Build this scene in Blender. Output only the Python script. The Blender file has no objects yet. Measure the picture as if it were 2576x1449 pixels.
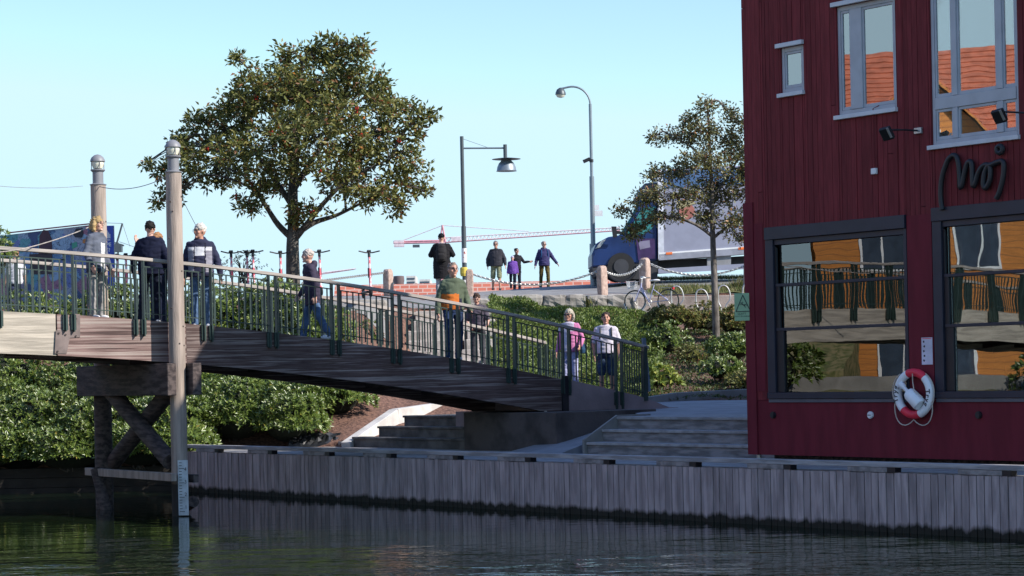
import bpy, bmesh, math, random
import numpy as np
from mathutils import Vector, Matrix, Quaternion
random.seed(7); RNG = np.random.default_rng(11)
SC = bpy.context.scene
COL = SC.collection
R = math.radians

# ------------------------------------------------------------ camera
F_PX, ROLL, EYE = 5400.0, .021, 2.4          # focal length for a 2576 px wide frame
cam_d = bpy.data.cameras.new('camera'); cam = bpy.data.objects.new('camera', cam_d); COL.objects.link(cam)
cam_d.sensor_width = 36; cam_d.lens = 36*F_PX/2576
cam_d.shift_y = (935-724.5)/2576
cam_d.clip_start = .5; cam_d.clip_end = 3000
_r, _u, _b = Vector((math.cos(ROLL), 0, -math.sin(ROLL))), Vector((math.sin(ROLL), 0, math.cos(ROLL))), Vector((0, -1, 0))
cam.matrix_world = Matrix.Translation((0, 0, EYE)) @ Matrix((_r, _u, _b)).transposed().to_4x4()
SC.camera = cam

# ------------------------------------------------------------ light
SUN_EL, SUN_DIR = R(35), Vector((.92, -.40, 0)).normalized()
w = bpy.data.worlds.new('World'); SC.world = w; w.use_nodes = True
nt = w.node_tree; bg = nt.nodes['Background']
sky = nt.nodes.new('ShaderNodeTexSky'); sky.sky_type = 'NISHITA'; sky.sun_disc = False
sky.sun_elevation = SUN_EL; sky.sun_rotation = math.atan2(SUN_DIR.x, SUN_DIR.y)
sky.altitude = 0; sky.air_density = 1.0; sky.dust_density = .0; sky.ozone_density = 3.0
wb = nt.nodes.new('ShaderNodeVectorMath'); wb.operation = 'MULTIPLY'; wb.inputs[1].default_value = (.92, .935, 1.08)   # camera white balance of the clear sky
nt.links.new(sky.outputs[0], wb.inputs[0]); hl = nt.nodes.new('ShaderNodeVectorMath'); hl.operation = 'MINIMUM'; hl.inputs[1].default_value = (3.0, 4.2, 4.8)   # keeps the horizon glow from washing out
nt.links.new(wb.outputs[0], hl.inputs[0]); nt.links.new(hl.outputs[0], bg.inputs[0]); bg.inputs[1].default_value = .15
sun_d = bpy.data.lights.new('sun', 'SUN'); sun_d.energy = 4.6; sun_d.angle = R(.5); sun_d.color = (1, .94, .86)
sun = bpy.data.objects.new('sun', sun_d); COL.objects.link(sun)
sun.rotation_euler = Vector((SUN_DIR.x*math.cos(SUN_EL), SUN_DIR.y*math.cos(SUN_EL), math.sin(SUN_EL))).to_track_quat('Z', 'Y').to_euler()
SC.view_settings.view_transform = 'Standard'; SC.view_settings.look = 'None'
SC.view_settings.gamma = 1; SC.view_settings.exposure = .62
SC.render.engine = 'CYCLES'
SC.cycles.max_bounces = 6; SC.cycles.transparent_max_bounces = 8

# ------------------------------------------------------------ measuring helpers (photo survey -> metres)
def ray(x, y):
    dx, dy = x-1288, 935-y
    return Vector(((dx*math.cos(ROLL)+dy*math.sin(ROLL))/F_PX, 1, (-dx*math.sin(ROLL)+dy*math.cos(ROLL))/F_PX))
def P(x, y, Z):
    d = ray(x, y)*Z
    return Vector((d.x, Z, EYE+d.z))
def HZ(x, y, z):
    d = ray(x, y); return Vector((0, 0, EYE))+d*((z-EYE)/d.z)
class Frame:
    def __init__(s, ox, oy, deg): s.o = Vector((ox, oy, 0)); s.a = R(deg); s.x = Vector((math.cos(s.a), math.sin(s.a), 0)); s.y = Vector((-math.sin(s.a), math.cos(s.a), 0))
    def pix(s, x, y, off=0):
        d = ray(x, y); n = s.y; t = (s.o.dot(n)+off)/d.dot(n); p = Vector((0, 0, EYE))+d*t-s.o
        return p.dot(s.x), p.z
    def loc(s, p): q = Vector(p)-s.o; return Vector((q.dot(s.x), q.dot(s.y), q.z))
    def w(s, u, v, z): return s.o+s.x*u+s.y*v+Vector((0, 0, z))
FB = Frame(-8.53, 36.1, 34)          # bridge: x along the deck, y towards its far side
FQ = Frame(-6.857, 45.479, -50.64)   # quay wall
FH = Frame(3.828, 34.77, -52.3)      # red house facade

# ------------------------------------------------------------ objects
def tag(o, label=None, cat=None, group=None, kind=None):
    if label: o['label'] = label
    if cat: o['category'] = cat
    if group: o['group'] = group
    if kind: o['kind'] = kind
    return o
def thing(name, label, cat, loc=(0, 0, 0), rz=0, group=None):
    o = bpy.data.objects.new(name, None); COL.objects.link(o); o.empty_display_size = .2
    o.location = loc; o.rotation_euler = (0, 0, rz); tag(o, label, cat, group)
    return o
def inv_of(o):
    m = Matrix.Identity(4)
    while o is not None:
        m = (Matrix.Translation(o.location) @ o.rotation_euler.to_matrix().to_4x4()) @ m if True else m
        o = o.parent
    return m.inverted()
def link_mesh(name, me, parent=None, world=False):
    o = bpy.data.objects.new(name, me); COL.objects.link(o)
    if parent is not None:
        if world: me.transform(inv_of(parent))
        o.parent = parent
    return o
def copy_tree(o, parent=None):
    c = o.copy(); COL.objects.link(c); c.parent = parent
    for ch in o.children: copy_tree(ch, c)
    return c
class MB:
    def __init__(s): s.v = []; s.f = []; s.m = []; s.cur = 0
    def add(s, vs, fs):
        b = len(s.v); s.v += [tuple(v) for v in vs]; s.f += [tuple(i+b for i in f) for f in fs]; s.m += [s.cur]*len(fs); return s
    def box(s, c, d, rot=None):
        hx, hy, hz = d[0]/2, d[1]/2, d[2]/2
        vs = [Vector((x, y, z)) for x in (-hx, hx) for y in (-hy, hy) for z in (-hz, hz)]
        if rot is not None: vs = [rot @ v for v in vs]
        c = Vector(c); vs = [v+c for v in vs]
        return s.add(vs, [(0, 1, 3, 2), (4, 6, 7, 5), (0, 4, 5, 1), (2, 3, 7, 6), (0, 2, 6, 4), (1, 5, 7, 3)])
    def bx(s, x0, x1, y0, y1, z0, z1): return s.box(((x0+x1)/2, (y0+y1)/2, (z0+z1)/2), (x1-x0, y1-y0, z1-z0))
    def beam(s, p0, p1, w, h, up=(0, 0, 1)):
        p0, p1 = Vector(p0), Vector(p1); d = (p1-p0).normalized(); up = Vector(up)
        sx = d.cross(up).normalized(); u = sx.cross(d)
        vs = [p+sx*a*w/2+u*b*h/2 for p in (p0, p1) for a, b in ((-1, -1), (1, -1), (1, 1), (-1, 1))]
        return s.add(vs, [(0, 1, 2, 3), (7, 6, 5, 4), (0, 4, 5, 1), (1, 5, 6, 2), (2, 6, 7, 3), (3, 7, 4, 0)])
    def tube(s, pts, rad, seg=8, caps=True):
        pts = [Vector(p) for p in pts]; n = len(pts)
        if not hasattr(rad, '__len__'): rad = [rad]*n
        b = []; prev = None
        for i, p in enumerate(pts):
            d = (pts[min(i+1, n-1)]-pts[max(i-1, 0)]).normalized()
            if prev is None:
                a = Vector((0, 0, 1)) if abs(d.z) < .9 else Vector((1, 0, 0)); u = d.cross(a).normalized()
            else:
                u = (prev-d*prev.dot(d)).normalized()
            prev = u; v = d.cross(u)
            b += [p+(u*math.cos(2*math.pi*k/seg)+v*math.sin(2*math.pi*k/seg))*rad[i] for k in range(seg)]
        fs = [(i*seg+k, i*seg+(k+1) % seg, (i+1)*seg+(k+1) % seg, (i+1)*seg+k) for i in range(n-1) for k in range(seg)]
        if caps: fs += [tuple(range(seg-1, -1, -1)), tuple((n-1)*seg+k for k in range(seg))]
        return s.add(b, fs)
    def lathe(s, prof, seg=20, c=(0, 0, 0)):
        c = Vector(c); b = [c+Vector((r*math.cos(2*math.pi*k/seg), r*math.sin(2*math.pi*k/seg), z)) for r, z in prof for k in range(seg)]
        n = len(prof)
        fs = [(i*seg+k, i*seg+(k+1) % seg, (i+1)*seg+(k+1) % seg, (i+1)*seg+k) for i in range(n-1) for k in range(seg)]
        fs += [tuple(range(seg-1, -1, -1)), tuple((n-1)*seg+k for k in range(seg))]
        return s.add(b, fs)
    def prism(s, poly, dvec):          # closed outline swept by dvec
        n = len(poly); d = Vector(dvec); a = [Vector(p) for p in poly]
        return s.add(a+[p+d for p in a], [tuple(range(n-1, -1, -1)), tuple(range(n, 2*n))]+[(i, (i+1) % n, n+(i+1) % n, n+i) for i in range(n)])
    def torus(s, c, r, rr, ax=(0, 1, 0), seg=32, sg=8, a0=0, a1=2*math.pi):
        ax = Vector(ax).normalized(); t = Vector((0, 0, 1)) if abs(ax.z) < .9 else Vector((1, 0, 0))
        u = ax.cross(t).normalized(); v = ax.cross(u); c = Vector(c); full = abs(a1-a0-2*math.pi) < 1e-6
        n = seg if full else seg+1; b = []
        for i in range(n):
            a = a0+(a1-a0)*i/seg; dr = u*math.cos(a)+v*math.sin(a)
            b += [c+dr*(r+rr*math.cos(2*math.pi*k/sg))+ax*rr*math.sin(2*math.pi*k/sg) for k in range(sg)]
        fs = [(i*sg+k, i*sg+(k+1) % sg, ((i+1) % n)*sg+(k+1) % sg, ((i+1) % n)*sg+k) for i in range(seg if full else n-1) for k in range(sg)]
        return s.add(b, fs)
    def sphere(s, c, r, seg=14, rings=9, sc=(1, 1, 1)):
        return s.lathe_at(c, [(max(1e-4, math.sin(math.pi*i/rings)), -math.cos(math.pi*i/rings)) for i in range(rings+1)], r, sc, seg)
    def lathe_at(s, c, prof, r, sc, seg):
        c = Vector(c); b = [c+Vector((p*r*sc[0]*math.cos(2*math.pi*k/seg), p*r*sc[1]*math.sin(2*math.pi*k/seg), z*r*sc[2])) for p, z in prof for k in range(seg)]
        n = len(prof)
        return s.add(b, [(i*seg+k, i*seg+(k+1) % seg, (i+1)*seg+(k+1) % seg, (i+1)*seg+k) for i in range(n-1) for k in range(seg)])
    def mesh(s, name, mats, smooth=False, bevel=0):
        me = bpy.data.meshes.new(name); me.from_pydata(s.v, [], s.f)
        if not isinstance(mats, (list, tuple)): mats = [mats]
        for m in mats: me.materials.append(m)
        me.polygons.foreach_set('material_index', s.m)
        bm = bmesh.new(); bm.from_mesh(me); bmesh.ops.recalc_face_normals(bm, faces=bm.faces)
        if bevel:
            try: bmesh.ops.bevel(bm, geom=[e for e in bm.edges if e.is_manifold and e.calc_face_angle(0) > .6], offset=bevel, segments=1, affect='EDGES', clamp_overlap=True)
            except Exception: pass
        bm.to_mesh(me); bm.free()
        if smooth:
            me.polygons.foreach_set('use_smooth', [True]*len(me.polygons))
            try: me.set_sharp_from_angle(angle=R(42))
            except Exception: pass
        me.update(); return me
    def build(s, name, mats, parent=None, smooth=False, world=False, bevel=0):
        return link_mesh(name, s.mesh(name, mats, smooth, bevel), parent, world)

# ------------------------------------------------------------ materials
def srgb(r, g, b):
    f = lambda c: (c/255/12.92 if c/255 <= .04045 else ((c/255+.055)/1.055)**2.4); return (f(r), f(g), f(b))
MATS = {}
def mat(name, col, rough=.7, metal=0, var=.12, scale=3, stretch=(1, 1, 1), bump=0, bscale=None, col2=None, fac=(.4, .6), island=0, spec=.5, detail=6, sheen=0, coat=0):
    if name in MATS: return MATS[name]
    m = bpy.data.materials.new(name); m.use_nodes = True; MATS[name] = m
    t = m.node_tree; N = t.nodes; L = t.links; b = N['Principled BSDF']
    b.inputs['Roughness'].default_value = rough; b.inputs['Metallic'].default_value = metal
    b.inputs['Specular IOR Level'].default_value = spec
    if coat: b.inputs['Coat Weight'].default_value = coat
    tc = N.new('ShaderNodeTexCoord'); mp = N.new('ShaderNodeMapping'); mp.inputs['Scale'].default_value = stretch
    L.new(tc.outputs['Object'], mp.inputs[0])
    no = N.new('ShaderNodeTexNoise'); no.inputs['Scale'].default_value = scale; no.inputs['Detail'].default_value = detail
    L.new(mp.outputs[0], no.inputs[0])
    c1 = tuple(col)+(1,)
    ramp = N.new('ShaderNodeValToRGB'); L.new(no.outputs[0], ramp.inputs[0])
    ramp.color_ramp.elements[0].position = fac[0]; ramp.color_ramp.elements[1].position = fac[1]
    if col2 is None:
        ramp.color_ramp.elements[0].color = tuple(c*(1-var) for c in col)+(1,); ramp.color_ramp.elements[1].color = tuple(min(1, c*(1+var)) for c in col)+(1,)
    else:
        ramp.color_ramp.elements[0].color = c1; ramp.color_ramp.elements[1].color = tuple(col2)+(1,)
    out = ramp.outputs[0]
    if island:
        g = N.new('ShaderNodeNewGeometry'); mr = N.new('ShaderNodeMapRange'); mr.inputs[3].default_value = 1-island; mr.inputs[4].default_value = 1+island
        L.new(g.outputs['Random Per Island'], mr.inputs[0])
        mx = N.new('ShaderNodeVectorMath'); mx.operation = 'SCALE'; L.new(out, mx.inputs[0]); L.new(mr.outputs[0], mx.inputs['Scale']); out = mx.outputs[0]
    L.new(out, b.inputs['Base Color'])
    if bump:
        n2 = N.new('ShaderNodeTexNoise'); n2.inputs['Scale'].default_value = bscale or scale*4; n2.inputs['Detail'].default_value = 8
        L.new(mp.outputs[0], n2.inputs[0]); bp = N.new('ShaderNodeBump'); bp.inputs['Strength'].default_value = bump; bp.inputs['Distance'].default_value = .02
        L.new(n2.outputs[0], bp.inputs['Height']); L.new(bp.outputs[0], b.inputs['Normal'])
    return m
def leafmat(name, cols, rough=.45, trans=.25, spec=.5):
    m = bpy.data.materials.new(name); m.use_nodes = True; MATS[name] = m
    t = m.node_tree; N = t.nodes; L = t.links; b = N['Principled BSDF']; b.inputs['Roughness'].default_value = rough
    b.inputs['Specular IOR Level'].default_value = spec
    g = N.new('ShaderNodeNewGeometry'); ramp = N.new('ShaderNodeValToRGB'); cr = ramp.color_ramp; cr.interpolation = 'CONSTANT'
    tot = sum(c[1] for c in cols); acc = 0
    while len(cr.elements) < len(cols): cr.elements.new(.5)
    for i, (c, wgt) in enumerate(cols):
        cr.elements[i].position = min(acc/tot, .999); acc += wgt
        cr.elements[i].color = tuple(c)+(1,)
    L.new(g.outputs['Random Per Island'], ramp.inputs[0]); L.new(ramp.outputs[0], b.inputs['Base Color'])
    tr = N.new('ShaderNodeBsdfTranslucent'); L.new(ramp.outputs[0], tr.inputs[0]); mx = N.new('ShaderNodeMixShader'); mx.inputs[0].default_value = trans
    L.new(b.outputs[0], mx.inputs[1]); L.new(tr.outputs[0], mx.inputs[2]); L.new(mx.outputs[0], N['Material Output'].inputs[0])
    return m

M_quay = mat('quay_planks', (.36, .29, .28), .85, var=.2, scale=2.2, stretch=(5, 5, .8), bump=.5, island=.17)
M_deckw = mat('deck_boards', (.28, .265, .255), .85, var=.2, scale=4, stretch=(1, 6, 1), bump=.3, island=.15)
M_conc = mat('concrete', (.23, .22, .205), .9, var=.15, scale=1.5, bump=.25, bscale=30)
M_pconc = mat('pink_concrete', (.26, .20, .20), .9, var=.15, scale=1.5, bump=.25, bscale=30)
M_dconc = mat('dark_concrete', (.10, .09, .09), .9, var=.2, scale=1.5, bump=.2)
M_wconc = mat('pale_concrete', (.52, .50, .47), .85, var=.12, scale=3, bump=.25, bscale=30)
M_asph = mat('asphalt', (.21, .205, .20), .92, var=.12, scale=1.2, bump=.3, bscale=60)
M_soil = mat('bark_mulch', (.075, .038, .028), .95, col2=(.24, .13, .09), scale=14, fac=(.35, .7), bump=1, bscale=28)
M_grass = mat('grass_ground', (.10, .12, .035), .95, col2=(.26, .22, .10), scale=4, bump=1, bscale=40)
M_pale = mat('pale_timber', (.40, .35, .285), .8, var=.22, scale=1.6, stretch=(.6, 3, 9), bump=.35)
M_rail = mat('handrail_timber', (.34, .30, .265), .8, var=.2, scale=2, stretch=(.5, 8, 8), bump=.3)
M_post = mat('post_timber', (.31, .25, .21), .85, var=.2, scale=2.2, stretch=(5, 5, .5), bump=.45)
M_dtim = mat('dark_timber', (.035, .025, .024), .85, col2=(.10, .075, .068), scale=3, stretch=(4, 1, 6), bump=.4)
M_green = mat('green_steel', (.030, .052, .045), .38, var=.12, scale=6)
M_steel = mat('grey_steel', (.22, .20, .20), .55, metal=.3, var=.15, scale=5)
M_galv = mat('galvanised_steel', (.45, .45, .44), .4, metal=.6, var=.12, scale=8)
M_black = mat('black_paint', (.012, .012, .016), .5, var=.1)
M_white = mat('white_paint', (.75, .75, .75), .5, var=.05)
# ============================================================ weathered bridge paint, and its shade-darkened copy
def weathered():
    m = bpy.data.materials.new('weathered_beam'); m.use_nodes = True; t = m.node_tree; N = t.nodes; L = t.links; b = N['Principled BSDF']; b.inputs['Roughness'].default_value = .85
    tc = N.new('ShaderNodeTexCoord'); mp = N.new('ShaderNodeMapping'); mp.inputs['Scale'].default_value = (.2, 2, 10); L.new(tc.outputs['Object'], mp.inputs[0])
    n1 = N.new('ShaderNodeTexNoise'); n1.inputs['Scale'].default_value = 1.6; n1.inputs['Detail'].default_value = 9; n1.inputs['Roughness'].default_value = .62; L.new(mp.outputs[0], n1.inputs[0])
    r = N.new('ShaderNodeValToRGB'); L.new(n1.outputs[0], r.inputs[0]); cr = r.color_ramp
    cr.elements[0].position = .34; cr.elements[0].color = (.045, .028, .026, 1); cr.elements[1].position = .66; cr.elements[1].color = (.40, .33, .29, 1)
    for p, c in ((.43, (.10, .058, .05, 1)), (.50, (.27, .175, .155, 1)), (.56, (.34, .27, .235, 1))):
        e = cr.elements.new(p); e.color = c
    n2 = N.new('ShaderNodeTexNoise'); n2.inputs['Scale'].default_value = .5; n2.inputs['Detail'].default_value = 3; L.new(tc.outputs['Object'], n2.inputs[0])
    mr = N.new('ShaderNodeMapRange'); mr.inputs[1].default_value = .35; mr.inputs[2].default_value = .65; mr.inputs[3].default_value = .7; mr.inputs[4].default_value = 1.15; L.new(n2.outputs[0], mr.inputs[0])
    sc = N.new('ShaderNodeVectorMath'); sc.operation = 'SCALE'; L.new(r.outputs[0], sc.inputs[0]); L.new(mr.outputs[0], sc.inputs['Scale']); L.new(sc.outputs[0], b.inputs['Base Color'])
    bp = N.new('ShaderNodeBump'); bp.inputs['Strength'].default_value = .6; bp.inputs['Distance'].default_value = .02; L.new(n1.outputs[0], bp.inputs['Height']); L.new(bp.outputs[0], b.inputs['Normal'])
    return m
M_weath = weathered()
M_weath_shade = weathered(); M_weath_shade.name = 'weathered_beam_shaded'  # weathered copy with the house shadow put into its darker colours
for _n in M_weath_shade.node_tree.nodes:
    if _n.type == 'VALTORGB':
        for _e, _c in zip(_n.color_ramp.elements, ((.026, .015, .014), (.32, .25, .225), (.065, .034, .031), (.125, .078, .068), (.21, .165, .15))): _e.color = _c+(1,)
# ============================================================ water
def water_mat():
    m = bpy.data.materials.new('canal_water'); m.use_nodes = True; t = m.node_tree; N = t.nodes; L = t.links; b = N['Principled BSDF']
    b.inputs['Base Color'].default_value = (.009, .016, .007, 1); b.inputs['Roughness'].default_value = .03; b.inputs['IOR'].default_value = 1.33
    tc = N.new('ShaderNodeTexCoord')
    def wave(sc, st, det=3, dist=0):
        mp = N.new('ShaderNodeMapping'); mp.inputs['Scale'].default_value = st; mp.inputs['Rotation'].default_value = (0, 0, R(12)); L.new(tc.outputs['Object'], mp.inputs[0])
        n = N.new('ShaderNodeTexNoise'); n.inputs['Scale'].default_value = sc; n.inputs['Detail'].default_value = det; n.inputs['Distortion'].default_value = dist; L.new(mp.outputs[0], n.inputs[0]); return n
    a = wave(1.1, (.5, 1, 1), 3, .3); c = wave(5.5, (.55, 1, 1), 2)
    big = wave(.12, (1, 1, 1), 2)
    mr = N.new('ShaderNodeMapRange'); mr.inputs[1].default_value = .4; mr.inputs[2].default_value = .62; mr.inputs[3].default_value = .35; mr.inputs[4].default_value = 1; L.new(big.outputs[0], mr.inputs[0])
    # distance to the sheltered quay: calmer close to the walls, livelier out in the basin
    sp = N.new('ShaderNodeSeparateXYZ'); L.new(tc.outputs['Object'], sp.inputs[0])
    my = N.new('ShaderNodeMapRange'); my.inputs[1].default_value = 24.5; my.inputs[2].default_value = 31; my.inputs[3].default_value = 2.6; my.inputs[4].default_value = .22; L.new(sp.outputs[1], my.inputs[0])
    mu = N.new('ShaderNodeMath'); mu.operation = 'MULTIPLY'; L.new(mr.outputs[0], mu.inputs[0]); L.new(my.outputs[0], mu.inputs[1])
    ml = N.new('ShaderNodeMath'); ml.operation = 'MULTIPLY'; L.new(c.outputs[0], ml.inputs[0]); ml.inputs[1].default_value = .22
    ad = N.new('ShaderNodeMath'); L.new(a.outputs[0], ad.inputs[0]); L.new(ml.outputs[0], ad.inputs[1])
    mm = N.new('ShaderNodeMath'); mm.operation = 'MULTIPLY'; L.new(ad.outputs[0], mm.inputs[0]); L.new(mu.outputs[0], mm.inputs[1])
    bp = N.new('ShaderNodeBump'); bp.inputs['Strength'].default_value = 1; bp.inputs['Distance'].default_value = .065
    L.new(mm.outputs[0], bp.inputs['Height']); L.new(bp.outputs[0], b.inputs['Normal'])
    return m
wm = MB(); wm.add([(-60, -60, 0), (60, -60, 0), (60, 47, 0), (-60, 47, 0)], [(0, 1, 2, 3)])
tag(wm.build('water', water_mat()), kind='structure')

# ============================================================ terrain
COLS = [(-60, [(46.7, -.6), (46.72, .5), (48, 1.2), (52, 3.5), (54.5, 4.3), (68, 4.9), (78, 5.25), (92, 4.2), (160, 2), (900, 2)]),
        (-5.2, [(46.7, -.6), (46.72, .6), (48, 1.3), (52, 3.5), (54.5, 4.3), (68, 4.9), (78, 5.25), (92, 4.2), (160, 2), (900, 2)]),
        (-3.7, [(46.0, .8), (46.8, 1.0), (49, 1.75), (53, 3.3), (55.5, 4.25), (68, 4.87), (78, 5.25), (92, 4.2), (160, 2), (900, 2)]),
        (-2.6, [(46.0, .8), (46.9, .95), (49, 1.5), (52, 2.3), (55.4, 2.6), (58.5, 4.15), (68, 4.85), (78, 5.27), (92, 4.2), (160, 2), (900, 2)]),
        (-.9, [(46.0, .7), (47, .9), (49, 1.45), (51.5, 2.4), (55.4, 2.6), (58.5, 4.15), (68, 4.83), (78, 5.33), (92, 4.2), (160, 2), (900, 2)]),
        (1.2, [(46, .7), (47, 1.55), (50, 2.0), (66.3, 4.28), (67.2, 4.3), (67.4, 4.7), (78, 5.45), (92, 4.2), (160, 2), (900, 2)]),
        (3.2, [(46, .7), (47.3, 1.6), (50, 1.95), (66.3, 4.25), (67.2, 4.3), (67.4, 4.7), (78, 5.52), (92, 4.2), (160, 2), (900, 2)]),
        (4.6, [(46, .7), (47.3, 1.65), (50, 1.95), (64, 3.6), (68.8, 3.9), (69, 4.75), (72, 5.1), (76, 5.5), (80, 5.65), (92, 4.2), (160, 2), (900, 2)]),
        (60, [(46, .7), (47.3, 1.65), (50, 1.95), (64, 3.6), (68.8, 3.9), (69, 4.75), (72, 5.15), (76, 5.6), (80, 5.8), (92, 4.2), (160, 2), (900, 2)])]
def ground(X, Y):
    for i in range(len(COLS)-1):
        if X <= COLS[i+1][0] or i == len(COLS)-2:
            a, b = COLS[i], COLS[i+1]; t = min(1, max(0, (X-a[0])/(b[0]-a[0])))
            za = np.interp(Y, [p[0] for p in a[1]], [p[1] for p in a[1]]); zb = np.interp(Y, [p[0] for p in b[1]], [p[1] for p in b[1]])
            return float(za*(1-t)+zb*t)
def sheet(name, xs, ys, m, off=0, jit=0, kind='structure', test=None):
    mb = MB(); nx, ny = len(xs), len(ys)
    mb.v = [(x, y, ground(x, y)+off+(random.uniform(-jit, jit))) for y in ys for x in xs]
    for j in range(ny-1):
        for i in range(nx-1):
            if test and not test((xs[i]+xs[i+1])/2, (ys[j]+ys[j+1])/2): continue
            mb.f.append((j*nx+i, j*nx+i+1, (j+1)*nx+i+1, (j+1)*nx+i)); mb.m.append(0)
    return tag(mb.build(name, m, smooth=True), kind=kind)
xs = sorted(set([-60, -30] + [round(-16+.4*i, 2) for i in range(75)] + [30, 60] + [c[0] for c in COLS]))
ys = sorted(set([46.0, 46.7, 46.72] + [round(47+.4*i, 2) for i in range(54)] + [67.2, 67.4, 68.8, 69.0]))
sheet('garden_ground', xs, ys, M_soil, jit=.03)
ys2 = [69, 70, 72, 74, 76, 78, 80, 84, 92, 120, 160, 400, 900]
sheet('upper_ground', [-900, -200]+xs+[200, 900], ys2, M_asph, off=0)
sheet('slope_turf', [x for x in xs if -.7 < x < 5.2], [y for y in ys if 48 < y < 66.9], mat('turf_soil', (.05, .065, .02), .95, col2=(.12, .13, .04), scale=6, bump=1, bscale=30), off=.02, test=lambda x, y: x < 3.0+.11*(y-47))
# asphalt footway on the crest, grass verges
sheet('footway', [x for x in xs if x <= 12], [round(54.6+.4*i, 2) for i in range(37)], M_asph, off=.02, test=lambda x, y: y > (54.6 if x < -3 else 58.6 if x < .6 else 67.5) and x < 4.6)
sheet('grass_verge', [x for x in xs if 4.4 < x < 13], [69.1, 69.8, 70.6, 71.4, 71.9], M_grass, off=.03, jit=.03)
sheet('grass_strip', [x for x in xs if 4.4 < x < 13], [76.6, 77.5, 78.4, 79.5], M_grass, off=.05, jit=.03)
# ============================================================ quay
t = thing('quay_wall', 'weathered vertical plank quay wall with dark waterline below the steps', 'quay wall', FQ.o, FQ.a)
def quay_mat():
    m = M_quay.copy(); m.name = 'quay_planks_wet'; T = m.node_tree; N = T.nodes; L = T.links; b = N['Principled BSDF']
    src = b.inputs['Base Color'].links[0].from_socket
    tc = N.new('ShaderNodeTexCoord'); sp = N.new('ShaderNodeSeparateXYZ'); L.new(tc.outputs['Object'], sp.inputs[0])
    mp = N.new('ShaderNodeMapping'); mp.inputs['Scale'].default_value = (1, 1, .12); L.new(tc.outputs['Object'], mp.inputs[0])
    no = N.new('ShaderNodeTexNoise'); no.inputs['Scale'].default_value = 3.5; no.inputs['Detail'].default_value = 8; no.inputs['Roughness'].default_value = .7; L.new(mp.outputs[0], no.inputs[0])
    ma = N.new('ShaderNodeMath'); ma.operation = 'MULTIPLY_ADD'; ma.inputs[1].default_value = -.34; L.new(no.outputs[0], ma.inputs[0]); L.new(sp.outputs[2], ma.inputs[2])
    mr = N.new('ShaderNodeMapRange'); mr.inputs[1].default_value = -.09; mr.inputs[2].default_value = -.02; L.new(ma.outputs[0], mr.inputs[0])
    mx = N.new('ShaderNodeMix'); mx.data_type = 'RGBA'; L.new(mr.outputs[0], mx.inputs[0]); mx.inputs[6].default_value = (.018, .015, .008, 1); L.new(src, mx.inputs[7])
    L.new(mx.outputs[2], b.inputs['Base Color']); return m
pl = MB(); x = -.2
while x < 26:
    wd = .135*random.uniform(.93, 1.07); o = random.uniform(-.009, .009); pl.bx(x+.0075, x+wd-.0075, -.03+o, .03+o, -.6, .845+random.uniform(-.006, .006)); x += wd
pl.build('plank_face', quay_mat(), t)
bk = MB(); bk.bx(-.2, 26, .035, .12, -.6, .84); bk.build('backing', M_black, t)
br = MB(); x = 0.3
cap = MB(); cap.bx(-.2, 26, -.04, .12, .925, 1.0); cap.build('bull_rail', mat('rail_board', (.34, .32, .32), .85, var=.25, scale=2, stretch=(.8, 4, 6), bump=.4), t, bevel=.006)
k = 0
while x < 26:
    b2 = MB(); b2.bx(x, x+.75, -.035, .115, .852, .923); b2.build('spacer_block', mat('block_wood', (.26, .23, .22), .9, var=.3, scale=6, bump=.3), t, bevel=.004); b2 = MB(); b2.bx(x+.755, x+.90, -.036, .1, .85, .924); b2.build('notch', M_black, t); x += 2.02
# promenade
def fq_sheet(name, poly, z, m, th=.08):
    mb = MB(); mb.prism([FQ.w(u, v, z) for u, v in poly], (0, 0, -th)); o = mb.build(name, m); tag(o, kind='structure'); return o
bd = MB(); v = .125
while v < 3.1:
    bd.bx(-.2, 26, v, v+.135, .80, .85+random.uniform(-.003, .003)); v += .142
o = bd.build('quay_deck', M_deckw); o.location = FQ.o; o.rotation_euler = (0, 0, FQ.a); tag(o, kind='structure')
fq_sheet('quay_pavement', [(-.2, 3.11), (26, 3.11), (26, 9), (-.2, 4.2)], .842, M_conc)
# left steps under the bridge
t = thing('garden_steps', 'three broad concrete steps beside white kerb under the footbridge', 'steps', FQ.w(1.6, 3.1, .85), FQ.a)
for k in range(3):
    s = MB(); s.bx(.35*k*1.25, 4.93, .36*k, .36*k+.42 if k < 2 else 3.2, -.02, .22*(k+1)-.005); s.bx(.35*k*1.25-.02, 4.93, .36*k-.03, .36*k+.3, .22*(k+1)-.045, .22*(k+1))
    s.build('step', mat('shaded_concrete', (.12, .11, .10), .92, var=.3, scale=3, bump=.4, bscale=20), t, bevel=.008)  # bridge shade is put into this darker concrete colour
kb = MB(); pts = [HZ(872, 1124, .86), P(993, 1041, 48.2), P(1130, 1021, 50), P(1230, 1015, 52.5)]
for a, b in zip(pts[:-1], pts[1:]): kb.beam(a+Vector((0, 0, -.1)), b+Vector((0, 0, -.1)), .22, .42)
o = kb.build('kerb_wall', M_wconc, bevel=.01); tag(o, 'pale concrete kerb climbing along the left garden steps', 'kerb')
ed = MB(); ed.beam(FQ.w(-.2, 3.22, .90), FQ.w(1.45, 3.22, .90), .16, .12); o = ed.build('timber_edging', M_deckw, bevel=.01); tag(o, 'low timber edging between mulch bed and quay deck', 'edging')
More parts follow.
